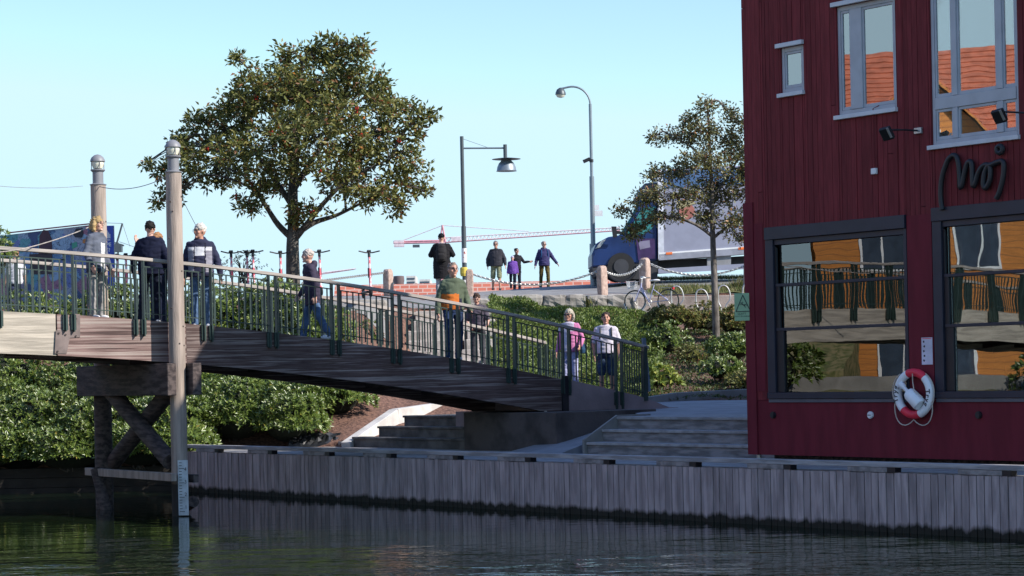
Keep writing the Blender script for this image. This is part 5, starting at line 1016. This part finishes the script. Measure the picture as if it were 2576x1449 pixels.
for (x0_, x1_, yt, lab) in ((1022, 1045, 694, 'pale concrete tower block, the taller of two on the horizon'), (1055, 1082, 703, 'low pale tower block right of the taller one')):
    a, b = P(x0_, yt, Zd), P(x1_, yt, Zd); t = thing('tower_block', lab, 'tower block', ((a.x+b.x)/2, Zd, 2), 0, 'distant tower blocks'); w_ = b.x-a.x; h = a.z-2; m = MB(); m.bx(-w_/2, w_/2, 0, 6, 0, h); m.build('wall', M_wconc, t)
    for k in range(6): m = MB(); m.bx(-w_/2+.1, w_/2-.1, -.05, -.0, h-.45-.45*k, h-.25-.45*k); m.build('window_band', mat('far_glass', ()), t)
a = P(1003, 694, 130); t = thing('ventilation_drum', 'dark barrel-shaped roof ventilator behind the leftmost bollard', 'ventilator', (a.x, 130, a.z-3)); m = MB(); m.lathe([(.26, 1.5), (.28, 2.4), (.34, 2.7), (.32, 2.98), (.2, 3.0)], 16); m.build('drum', mat('drum', (.13, .09, .09), .7), t, smooth=True)
# tower crane
Zc = 300.0; C = lambda x, y: P(x, y, Zc); M_cr = mat('crane_red', (.55, .26, .30), .5); M_cw = mat('crane_white', (.62, .52, .54), .5); s = Zc/F_PX
c = C(1113, 640); t = thing('tower_crane', 'distant red and white tower crane with long horizontal jib', 'crane', (c.x, Zc, 0))
def lattice(name, p0, p1, h0, h1, n, m, r=.10, d=.9):
    mb = MB(); p0, p1 = Vector(p0), Vector(p1)
    lo = [p0.lerp(p1, i/n) for i in range(n+1)]; hi = [p+Vector((0, 0, h0+(h1-h0)*i/n)) for i, p in enumerate(lo)]
    mb.tube([hi[0], hi[-1]], r, 4)
    for i in range(n): q_ = hi[i].lerp(hi[i+1], .5); mb.tube([lo[i], q_], r*.6, 4); mb.tube([q_, lo[i+1]], r*.6, 4)
    o = mb.build(name, m, t, world=True); mb = MB(); mb.tube([lo[0]+Vector((0, -d/2, 0)), lo[-1]+Vector((0, -d/2, 0))], r*.8, 4); mb.tube([lo[0]+Vector((0, d/2, 0)), lo[-1]+Vector((0, d/2, 0))], r*.8, 4); mb.build('jib_chord', M_cr, t, world=True)
lattice('jib', C(1120, 610), C(1560, 580), 12*s, 8*s, 46, M_cw, .07); lattice('counter_jib', C(990, 612), C(1120, 610), 4*s, 5*s, 10, M_cr, .12)
for e in ((1113, 566, 1106, 612), (1113, 566, 1121, 610)): m = MB(); m.tube([C(e[0], e[1]), C(e[2], e[3])], .11, 4); m.build('tower_head', M_cr, t, world=True)
m = MB(); m.tube([C(1110, 612), C(1111, 760)], .3, 4); m.build('mast', M_cr, t, world=True)
for e in ((1113, 567, 1000, 610), (1113, 567, 1330, 582)): m = MB(); m.tube([C(e[0], e[1]), C(e[2], e[3])], .05, 4); m.build('tie_rod', M_cw, t, world=True)
m = MB(); m.box(C(1004, 613), (1.4, 1, .9)); m.build('counterweight', M_cw, t, world=True); m = MB(); m.box(C(1047, 619), (.95, 1, .35)); m.build('winch', M_lampd, t, world=True); m = MB(); m.box(C(1147, 602), (1.3, 1, .6)); m.build('cabin', M_cw, t, world=True)
c = C(870, 680); t = thing('far_crane_jib', 'faint thin crane jib low on the horizon right of the tree', 'crane', P(770, 688, 380)); m = MB(); m.tube([P(800, 688, 380), P(895, 676, 380)], .12, 4); m.build('boom', M_cw, t, world=True); m = MB(); m.tube([P(810, 690, 380), P(890, 678, 380)], .06, 4); m.build('lower_chord', M_cr, t, world=True)
# ============================================================ people
def remesh(mb, voxel, smooth_it=2, name='body'):
    me = mb.mesh(name, [M_white]); o = bpy.data.objects.new('tmp', me); COL.objects.link(o)
    md = o.modifiers.new('r', 'REMESH'); md.mode = 'VOXEL'; md.voxel_size = voxel
    if smooth_it: sm = o.modifiers.new('s', 'SMOOTH'); sm.iterations = smooth_it; sm.factor = .5
    bpy.context.view_layer.update(); out = bpy.data.meshes.new_from_object(o.evaluated_get(bpy.context.evaluated_depsgraph_get())); bpy.data.objects.remove(o); bpy.data.meshes.remove(me)
    out.materials.clear(); out.polygons.foreach_set('use_smooth', [True]*len(out.polygons)); return out
def paint(me, mats, fn):
    for m in mats: me.materials.append(m)
    n = len(me.polygons); c = np.empty(n*3); me.polygons.foreach_get('center', c); c = c.reshape(-1, 3); me.polygons.foreach_set('material_index', fn(c).astype(np.int32)); return me
def wrinkle(me, amp, f=14, seed=0):
    n = len(me.vertices); c = np.empty(n*3, np.float32); me.vertices.foreach_get('co', c); c = c.reshape(-1, 3); nr = np.empty(n*3, np.float32); me.vertices.foreach_get('normal', nr); nr = nr.reshape(-1, 3)
    ph = RNG.uniform(0, 6, 8); a = 0
    for q, (fx, fy, fz) in enumerate(((1, .6, .5), (-.7, 1, .9), (.4, -.8, 1.3), (1.2, .3, -.8), (.2, .9, 1.7), (-.9, -.5, 1.1), (.5, .2, 2.6), (-.4, .7, -2.2))): a = a+np.sin(f*1.6*(fx*c[:, 0]+fy*c[:, 1]+fz*c[:, 2])+ph[q]+1.3*np.sin(f*.9*(fy*c[:, 0]-fx*c[:, 2])+ph[-q]))*.45
    a = np.abs(a)*1.2-.6; me.vertices.foreach_set('co', (c+nr*(a*amp)[:, None]).ravel()); return me
def rings(mb, R_):          # closed loft of ellipses: (centre, half width x, half depth y)
    seg = 18; b = []
    for c, rx, ry in R_: b += [(c[0]+rx*math.cos(2*math.pi*k/seg), c[1]+ry*math.sin(2*math.pi*k/seg), c[2]) for k in range(seg)]
    n = len(R_); fs = [(i*seg+k, i*seg+(k+1) % seg, (i+1)*seg+(k+1) % seg, (i+1)*seg+k) for i in range(n-1) for k in range(seg)]; fs += [tuple(range(seg-1, -1, -1)), tuple((n-1)*seg+k for k in range(seg))]; mb.add(b, fs)
def limb(mb, pts, rad, seg=12):
    pts = [Vector(p) for p in pts]; P_, R_ = [], []
    for i in range(len(pts)-1):
        for k in range(5): q = k/5; P_.append(pts[i].lerp(pts[i+1], q)); R_.append(rad[i]*(1-q)+rad[i+1]*q)
    P_.append(pts[-1]); R_.append(rad[-1]); mb.tube(P_, R_, seg)
    for p, r in zip(pts, rad): mb.sphere(p, r, 10, 7)
SK = {}
def cloth(rgb, var=.12, rough=.85): 
    k = 'cloth_%d_%d_%d' % tuple(int(c*255) for c in rgb); return mat(k, tuple(c*.8 for c in rgb), rough, var=var, scale=5, bump=.15, bscale=60, spec=.15)
SKINS = [mat('skin_fair', (.56, .32, .24), .5, var=.06), mat('skin_tan', (.50, .26, .18), .5, var=.06)]; M_eye = mat('eye_dark', (.03, .02, .02), .3); M_lip = mat('lips', (.34, .12, .10), .5)
M_shoe = mat('shoe_white', (.66, .66, .68), .5); M_shoed = mat('shoe_dark', (.03, .03, .035), .5)
def person(label, loc, h=1.75, rz=0, top=(.1, .1, .15), topfn=None, topmats=None, leg=(.05, .07, .14), hair=(.5, .45, .4), hairstyle='short', sleeve='long', hem=.90, girth=1.0, puff=.0,
           arms=None, legs=None, head_yaw=0, head_pitch=0, lean=0, shoes=None, shorts=0, glasses=None, hood=None, skin=0, vox=.0105, extras=None, skirt=0, hat=None):
    """built facing -y; arms: {side: (elbow, wrist)} offsets from shoulder; legs: {side: (knee, ankle)} offsets from hip"""
    t = thing('person', label, 'person', loc, R(rz)); t.scale = (1, 1, 1); k = h/1.75
    A = {1: ((.06, .02, -.29), (.10, -.06, -.54)), -1: ((-.06, .02, -.29), (-.10, -.06, -.54))}
    if arms: A.update(arms)
    Lg = {1: ((.01, -.01, -.43), (.02, .01, -.84)), -1: ((-.01, -.01, -.43), (-.02, .01, -.84))}
    if legs: Lg.update(legs)
    ly = lambda z: -lean*max(0, z-.95)           # forward lean moves upper body towards -y
    sh = {s: Vector((s*(.158+.05*(girth-1)), ly(1.39), 1.39)) for s in (1, -1)}; hip = {s: Vector((s*.095, 0, .92)) for s in (1, -1)}
    hc = Vector((0, ly(1.63)-.015, 1.618)); HR = Matrix.Rotation(R(head_yaw), 3, 'Z') @ Matrix.Rotation(R(head_pitch), 3, 'X')
    b = MB(); g = girth
    hm = MB(); hm.sphere((0, .008, .02), 1, 16, 12, (.074, .094, .102)); hm.sphere((0, -.022, -.035), 1, 14, 10, (.056, .066, .078)); hm.tube([(0, -.088, .03), (0, -.104, -.008), (0, -.088, -.02)], [.008, .014, .012], 8)
    hm.sphere((0, -.075, -.09), 1, 8, 6, (.026, .02, .018)); hm.sphere((0, -.082, -.047), 1, 8, 6, (.022, .012, .010))
    for s in (1, -1): hm.sphere((s*.076, .008, 0), 1, 8, 6, (.012, .018, .030)); hm.sphere((s*.045, -.06, -.015), 1, 8, 6, (.024, .02, .024))
    hm.tube([(-.045, -.083, .038), (0, -.091, .034), (.045, -.083, .038)], .009, 6)
    hv = [HR @ (Vector(v)*1.07)+hc for v in hm.v]; b.add(hv, hm.f)
    b.tube([(0, ly(1.38)+.012, 1.38), (0, ly(1.5)+.008, 1.50), hc+Vector((0, .01, -.05))], [.062, .056, .054], 12)
    rings(b, [((0, 0, .86), .13*g, .10), ((0, 0, .95), .165*g, .115*g), ((0, ly(1.06), 1.06), .14*g, .105*g), ((0, ly(1.2), 1.2), .155*g, .11*g), ((0, ly(1.34), 1.34), .165*g, .11), ((0, ly(1.41), 1.41), .14*g, .08), ((0, ly(1.46), 1.465), .08, .06)])
    el, wr = {}, {}
    for s in (1, -1):
        e = sh[s]+Vector(A[s][0]); w_ = sh[s]+Vector(A[s][1]); el[s], wr[s] = e, w_
        limb(b, [sh[s], e, w_], [.048, .040, .026]); d = (w_-e).normalized(); side_ = Vector((s, 0, 0)); fwd = d.cross(side_).normalized(); 
        if fwd.y > 0: fwd = -fwd
        nrm = d.cross(fwd).normalized()            # palm normal
        if nrm.x*s > 0: nrm = -nrm                 # palm faces the body
        pc = w_+d*.045; b.tube([w_, w_+d*.03, w_+d*.085], [.024, .034, .034], 10) if False else b.box(pc, (.001, .001, .001))
        M3 = Matrix((fwd, nrm, d)).transposed(); b.box(pc+d*.004, (.078, .026, .09), M3)
        for i, (o_, ln) in enumerate(((-.030, .062), (-.010, .076), (.010, .070), (.030, .055))):
            p0 = w_+d*.086+fwd*(-o_)*1.0; p1 = p0+d*ln*.55+nrm*.006; p2 = p1+d*ln*.38+nrm*.022; b.tube([p0-d*.01, p0, p1, p2], [.0098, .0098, .0092, .0078], 7)
        th0 = w_+d*.028+fwd*.032; b.tube([th0, th0+d*.03+fwd*.026+nrm*.004, th0+d*.062+fwd*.032+nrm*.014], [.013, .0115, .009], 7)
        kn = hip[s]+Vector(Lg[s][0]); an = hip[s]+Vector(Lg[s][1]); limb(b, [hip[s], kn, kn.lerp(an, .35), an], [.085, .055, .056, .038]); b.sphere(an+Vector((0, -.05, -.04)), 1, 8, 6, (.036, .09, .03))
    me = remesh(b, vox, 1, 'body'); HI = HR.transposed()
    def fb(c):
        loc_ = (c-np.array(hc)) @ np.array(HI).T; m_ = np.zeros(len(c), int)
        for s in (1, -1): m_[np.linalg.norm((loc_-np.array([s*.033, -.091, .017]))*np.array([.8, .6, 1.3]), axis=1) < .0145] = 1; m_[np.linalg.norm((loc_-np.array([s*.036, -.094, .047]))*np.array([.5, .5, 1.6]), axis=1) < .0135] = 1 if hairstyle != 'white' else 3
        m_[(np.abs(loc_[:, 0]) < .024) & (np.abs(loc_[:, 2]+.0535) < .0085) & (loc_[:, 1] < -.06)] = 2; return m_
    M_h = cloth(hair, .2, .6); paint(me, [SKINS[skin], M_eye, M_lip, M_h], fb)
    Sk = Matrix.Scale(k, 4); me.transform(Sk); link_mesh('body', me, t)
    def part(name, mb, mats, fn=None, vx=.013, wr_=.003, it=2, parent=t):
        m_ = remesh(mb, vx, it, name); 
        if wr_: wrinkle(m_, wr_, 40 if name == 'hair' else 14)
        paint(m_, mats, (lambda c: fn(c)) if fn else (lambda c: np.zeros(len(c)))); m_.transform(Sk); return link_mesh(name, m_, parent)
    # hair
    hb = MB()
    if hairstyle != 'bald':
        hb.sphere((0, .018, .046), 1, 16, 10, (.081, .094, .086))
        if hairstyle in ('full', 'bob', 'long'): hb.sphere((0, .012, .050), 1, 14, 9, (.084, .098, .086))
        if hairstyle in ('bob', 'long'):
            for s in (1, -1): hb.tube([(s*.075, .01, .05), (s*.088, .015, -.03), (s*.078, .012, -.105)], [.03, .035, .025], 8)
            hb.tube([(0, .075, .05), (0, .088, -.03), (0, .070, -.12 if hairstyle == 'bob' else -.2)], [.05, .06, .045], 10)
        if hairstyle == 'bun': hb.sphere((0, .10, .08), .04, 10, 7)
        hb.v = [HR @ (Vector(v)*1.07)+hc for v in hb.v]; part('hair', hb, [M_h], None, .010, .0075, 0)
    if hat:
        q = MB(); q.sphere((0, .012, .055), 1, 16, 10, (.090, .104, .090)); q.v = [HR @ Vector(v)+hc for v in q.v]; part('knit_hat', q, [cloth(hat)], None, .011, .001, 1)
    # top garment
    j = MB(); e = .018+puff
    zs = [(hem, .16), (max(hem+.02, .95), .168), (1.06, .155), (1.2, .165), (1.32, .180), (1.39, .176), (1.437, .146), (1.472, .085)]
    rings(j, [((0, ly(z), z), (w_+e)*g, (.125 if z < 1.38 else .10)*(g if z < 1.3 else 1)+e*.8) for z, w_ in zs])
    if sleeve != 'none':
        for s in (1, -1):
            if sleeve == 'long': limb(j, [sh[s], el[s], wr[s]-(wr[s]-el[s])*.06], [.052+e*.75, .046+e*.7, .034+e*.5])
            else: limb(j, [sh[s], sh[s].lerp(el[s], .78)], [.056+e, .058+e])
    j.tube([(0, ly(1.42)+.01, 1.42), (0, ly(1.49)+.012, 1.49)], [.085, .068+puff*.5], 12)
    if hood: j.sphere((0, ly(1.45)+.085, 1.47), 1, 12, 8, (.12, .07, .075))
    tm = topmats or [cloth(top)]
    part('top' if sleeve != 'long' else 'jacket', j, [m_ if not isinstance(m_, tuple) else cloth(m_) for m_ in tm], topfn, .0125, .005)
    # trousers or shorts
    q = MB(); rings(q, [((0, 0, .83), .13*g, .10), ((0, 0, .92), .172*g, .125*g), ((0, ly(1.02), 1.03), .152*g, .12*g)])
    for s in (1, -1):
        kn = hip[s]+Vector(Lg[s][0]); an = hip[s]+Vector(Lg[s][1])
        if shorts: limb(q, [hip[s], hip[s].lerp(kn, shorts)], [.095, .092])
        else: limb(q, [hip[s], kn, an+Vector((0, 0, .0))], [.095, .070, .060])
    part('shorts' if shorts else 'trousers', q, [cloth(leg, .22)], None, .0125, .005)
    for s in (1, -1):
        an = hip[s]+Vector(Lg[s][1]); kn = hip[s]+Vector(Lg[s][0]); q = MB(); q.sphere(an+Vector((0, -.055, -.045)), 1, 12, 8, (.046, .125, .042)); q.sphere(an+Vector((0, .01, -.03)), 1, 10, 7, (.046, .06, .052)); part('shoe', q, [shoes or M_shoe], None, .014, 0)
    if glasses:
        q = MB()
        for s in (1, -1):
            c = HR @ Vector((s*.035, -.110, .015))+hc
            if glasses == 'sun': q.sphere(c, 1, 10, 6, (.030, .010, .021))
            else: q.torus(c, .024, .002, HR @ Vector((0, 1, 0)), 14, 4)
            q.tube([HR @ Vector((s*.060, -.095, .02))+hc, HR @ Vector((s*.080, .01, .02))+hc], .003, 4)
        q.tube([HR @ Vector((-.012, -.112, .018))+hc, HR @ Vector((.012, -.112, .018))+hc], .003, 4); m_ = q.mesh('glasses', M_black, True); m_.transform(Sk); link_mesh('glasses', m_, t)
    t['_s'] = k
    return t, dict(k=k, sh=sh, el=el, wr=wr, hc=hc, ly=ly, HR=HR, part=part)
def worn(name, label, cat, t, build):          # a bag carried by a person stays a thing of its own
    o = thing(name, label, cat, t.location, t.rotation_euler.z); build(o, t['_s']); return o
def bpack(col):
    def f(o, k):
        q = MB(); rings(q, [((0, .19, .98), .13, .08), ((0, .20, 1.05), .15, .11), ((0, .20, 1.25), .15, .11), ((0, .18, 1.42), .12, .08), ((0, .17, 1.46), .07, .04)]); m = remesh(q, .014, 2, 'pack'); wrinkle(m, .004); m.materials.append(cloth(col)); m.transform(Matrix.Scale(k, 4)); link_mesh('pack_body', m, o)
        q = MB(); rings(q, [((0, .30, 1.02), .10, .03), ((0, .31, 1.15), .10, .035), ((0, .30, 1.2), .08, .02)]); m = remesh(q, .014, 1, 'pocket'); m.materials.append(cloth(col)); m.transform(Matrix.Scale(k, 4)); link_mesh('front_pocket', m, o)
        for s in (1, -1): q = MB(); q.tube([(s*.10*k, .12*k, 1.43*k), (s*.11*k, .0, 1.475*k), (s*.115*k, -.125*k, 1.40*k), (s*.12*k, -.15*k, 1.25*k), (s*.15*k, -.06*k, 1.08*k), (s*.14*k, .12*k, 1.03*k)], .018*k, 8); q.build('shoulder_strap', cloth(col), o, smooth=True)
    return f
def on_deck(px, py, y): s, z = FB.pix(px, py, y); return FB.w(s, y, deckz(s)-.015)
def on_ground(px, py, Z, dz=0): p = P(px, py, Z); return Vector((p.x, Z, ground(p.x, Z)+dz+.02))
# A: woman in grey jacket, facing right, one hand low at the rail
arm_down = lambda s, f=0, o=.05: ((s*o, .02-f*.5, -.285), (s*(o+.02), -.06-f, -.53))
person('woman with blond bob in grey jacket and pale trousers facing right on the bridge', on_deck(240, 600, .42), 1.79, 62, (.13, .145, .185), hair=(.46, .32, .15), hairstyle='bob', hem=.80, girth=1.06, leg=(.30, .29, .28), lean=.05, head_yaw=8, hood=True,
       arms={-1: ((-.10, .02, -.27), (-.13, -.13, -.50)), 1: arm_down(1, .05)}, topmats=[(.13, .145, .185), (.70, .70, .70), (.05, .06, .09)], topfn=lambda c: np.where((np.abs(c[:, 0]-.01) < .05) & (c[:, 1] < -.06) & (c[:, 2] < 1.30), 1, np.where((c[:, 2] < .87), 2, 0)), glasses='clear')
# B: man in navy from behind
person('man with short dark hair in navy jacket seen from behind on the bridge', on_deck(378, 600, .62), 1.84, 176, (.011, .014, .036), hair=(.018, .015, .014), hem=.84, girth=1.16, leg=(.012, .016, .035), puff=.012, arms={1: ((.12, .02, -.27), (.16, -.1, -.48)), -1: ((-.12, .04, -.27), (-.14, -.04, -.50))}, legs={1: ((.05, -.01, -.43), (.09, .0, -.84))})
# C: waving person partly hidden
person('brown-haired woman behind the navy jacket man raising one hand', on_deck(396, 600, 1.25), 1.72, 150, (.03, .04, .06), hair=(.36, .19, .09), hairstyle='bob', hem=.88, leg=(.02, .03, .06), arms={1: ((.24, .0, -.05), (.33, .0, .20))})
# D: old man
def fnD(c):
    front = (c[:, 1] < -.02) & (np.abs(c[:, 0]) < .20); z = c[:, 2]; m_ = np.zeros(len(c), int); cen = np.abs(c[:, 0]) < .085
    m_[front & (z < 1.36) & (z > 1.21)] = 1; m_[front & ~cen & (z <= 1.29) & (z > .93)] = 2; m_[front & cen & (z <= 1.21)] = 0; m_[(np.abs(np.abs(c[:, 0])-.088) < .012) & front & (z < 1.42)] = 3; return m_
person('white-haired man with glasses in navy hoodie with white chest block', on_deck(503, 600, .45), 1.88, 4, hair=(.62, .58, .53), hairstyle='full', hem=.86, girth=1.16, leg=(.10, .17, .30), lean=-.02, head_yaw=-52, hood=True, puff=.008, topmats=[(.035, .038, .075), (.66, .66, .68), (.30, .29, .34), (.02, .02, .04)], topfn=fnD, glasses='clear', skin=1,
       arms={1: ((.12, .02, -.28), (.17, -.04, -.52)), -1: ((-.10, .02, -.28), (-.11, -.03, -.54))})
# E: woman walking left
person('woman with short grey hair in dark coat walking left across the bridge', on_deck(786, 700, .75), 1.74, -84, (.055, .045, .075), hair=(.52, .45, .40), hairstyle='full', hem=.70, girth=1.04, leg=(.09, .15, .27), lean=.10, hood=True, puff=.012, topmats=[(.055, .045, .075), (.06, .10, .20)], topfn=lambda c: np.where((np.abs(c[:, 0]) < .05) & (c[:, 1] < -.08), 1, 0),
       legs={1: ((.01, .09, -.41), (.0, .30, -.78)), -1: ((-.01, -.13, -.41), (-.01, -.20, -.83))}, arms={1: ((.06, .10, -.27), (.08, .08, -.53)), -1: ((-.06, -.06, -.28), (-.08, -.20, -.49))})
# F: man in olive and orange
person('man in olive green jacket with orange lower front walking on the bridge', on_deck(1138, 700, .5), 1.94, 20, hair=(.30, .22, .18), hem=.92, girth=1.04, leg=(.035, .06, .14), puff=.006, lean=.03, head_yaw=8, skin=1, hood=True, glasses='clear', topmats=[(.12, .15, .10), (.72, .20, .04), (.03, .03, .05)], topfn=lambda c: np.where((c[:, 2] < 1.20) & (c[:, 0] < .07) & (c[:, 0] > -.215) & (c[:, 1] < .03), 1, np.where((c[:, 2] < 1.12) & (c[:, 0] >= .06) & (c[:, 0] < .13) & (c[:, 1] < 0), 2, 0)),
       legs={-1: ((-.02, -.14, -.40), (-.02, -.08, -.82)), 1: ((.02, .02, -.43), (.03, .14, -.81))}, arms={-1: ((-.09, .06, -.28), (-.12, .0, -.53)), 1: ((.09, .0, -.29), (.12, -.12, -.50))})
# G: man with head bowed
t, _ = person('man with bowed head in dark polo shirt and backpack behind the far railing', on_ground(1200, 742, 51.6, .12), 1.76, -8, (.10, .085, .11), hair=(.10, .06, .045), sleeve='short', hem=.88, girth=1.08, leg=(.06, .06, .07), lean=.10, head_pitch=28, head_yaw=8, skin=0, arms={-1: ((-.10, .0, -.29), (.02, -.22, -.44)), 1: ((.10, .0, -.29), (.10, -.20, -.44))})
worn('backpack', 'dark backpack worn by the man with bowed head', 'backpack', t, bpack((.03, .03, .04)))
# H: woman pink cardigan
t, _ = person('white-haired woman in pink cardigan and sunglasses at the lower bridge end', on_deck(1432, 800, 1.35), 1.70, -14, hair=(.50, .45, .36), hairstyle='bob', hem=.84, girth=1.08, leg=(.42, .44, .66), glasses='sun', head_yaw=-14, skin=1, topmats=[(.62, .22, .42), (.66, .62, .74)], topfn=lambda c: np.where(((np.abs(c[:, 0]+.03) < .075) & (c[:, 1] < -.03)) | ((c[:, 2] > 1.28) & (c[:, 1] < -.02) & (c[:, 0] < .12)), 1, 0), arms={1: ((.11, .02, -.28), (.10, -.16, -.42))})
def hb_(o, k): q = MB(); rings(q, [((.27, .0, .78), .05, .12), ((.28, .0, .86), .06, .15), ((.27, .0, .98), .04, .11)]); m = remesh(q, .014, 1, 'bag'); m.materials.append(cloth((.03, .08, .16))); link_mesh('bag_body', m, o); q = MB(); q.tube([(.27, -.08, .97), (.22, -.03, 1.2), (.16, 0, 1.44), (.22, .03, 1.2), (.27, .08, .97)], .009, 6); q.build('strap', cloth((.03, .08, .16)), o)
worn('handbag', 'dark blue shoulder bag of the woman in pink', 'handbag', t, hb_)
# I: man in white t-shirt
t, _ = person('man in white T-shirt and denim shorts with backpack at the bridge end', on_deck(1524, 820, .85), 1.74, -4, (.70, .66, .74), hair=(.06, .04, .035), sleeve='short', hem=.90, girth=1.2, leg=(.05, .08, .14), shorts=.95, skin=1, head_yaw=6, arms={-1: ((-.10, .03, -.29), (-.08, -.05, -.54)), 1: ((.10, .03, -.29), (.09, -.06, -.53))}, shoes=M_shoed)
worn('backpack', 'grey backpack with shoulder straps on the man in white T-shirt', 'backpack', t, bpack((.09, .10, .11)))
# J: person with backpack photographing
t, _ = person('person in long black puffer coat seen from behind left of the lamp post', on_ground(1110, 588, 66), 1.98, 178, (.018, .017, .02), hair=(.012, .012, .014), hem=.52, girth=1.12, puff=.03, leg=(.40, .40, .42), head_yaw=0, topmats=[(.018, .017, .02), (.55, .48, .52)], topfn=lambda c: np.where((c[:, 2] > 1.475), 1, 0), arms={1: ((.13, .0, -.22), (.02, -.20, -.03)), -1: ((-.13, .0, -.22), (-.02, -.20, -.03))}, vox=.013)
worn('backpack', 'black backpack on the person in the long puffer coat', 'backpack', t, bpack((.035, .033, .035)))
# K L M N: walkers on the footway
person('tall grey-haired man in black quilted jacket and khaki shorts on the footway', on_ground(1247, 608, 77.5), 1.78, -8, (.045, .045, .055), hair=(.22, .20, .19), hem=.86, girth=1.2, puff=.02, leg=(.26, .27, .16), shorts=1.0, glasses='sun', skin=1, shoes=M_shoed, head_yaw=10, arms={-1: ((-.13, .02, -.28), (-.13, -.03, -.52)), 1: ((.13, .02, -.28), (.17, -.06, -.50))}, vox=.013, legs={1: ((.02, -.05, -.43), (.04, -.05, -.84)), -1: ((-.03, .03, -.43), (-.05, .10, -.82))})
person('dark-haired woman in black jacket walking beside the child in purple', on_ground(1299, 630, 78.6), 1.55, 22, (.022, .022, .028), hair=(.03, .022, .02), hairstyle='bun', hem=.88, girth=1.05, leg=(.02, .02, .035), skin=1, head_yaw=12, shoes=M_shoed, glasses='clear', arms={1: ((.16, -.04, -.22), (.36, -.12, -.20))}, vox=.013)
person('small child in purple jacket and pale hat on the footway', on_ground(1289, 645, 77.6), 1.20, -4, (.20, .09, .42), hair=(.2, .12, .08), hem=.80, girth=1.2, puff=.02, leg=(.02, .02, .04), hat=(.55, .52, .68), shoes=M_shoed, vox=.014, legs={1: ((.02, -.08, -.42), (.02, -.04, -.83)), -1: ((-.02, .03, -.43), (-.02, .14, -.81))})
t, _ = person('man in navy rain jacket and brown trousers striding on the footway', on_ground(1368, 614, 78.8), 1.76, 10, (.055, .05, .14), hair=(.33, .28, .25), hem=.86, girth=1.08, puff=.012, leg=(.12, .09, .03), glasses='sun', head_yaw=8, hood=True, shoes=M_shoed, vox=.013, arms={-1: ((-.10, .04, -.28), (-.17, .0, -.52)), 1: ((.16, .0, -.25), (.30, -.06, -.45))}, legs={1: ((.02, -.12, -.41), (.02, -.12, -.82)), -1: ((-.02, .05, -.43), (-.02, .18, -.79))})
worn('backpack', 'blue backpack on the man striding in navy rain jacket', 'backpack', t, bpack((.03, .11, .26)))
# O: person at far left behind the far railing
person('brown-haired person in white T-shirt beyond the far railing at left edge', P(38, 628, 53)+Vector((0, 0, -1.72)), 1.72, 200, (.62, .62, .66), hair=(.25, .13, .08), hairstyle='full', sleeve='short', hem=.88, leg=(.04, .05, .10), vox=.013)
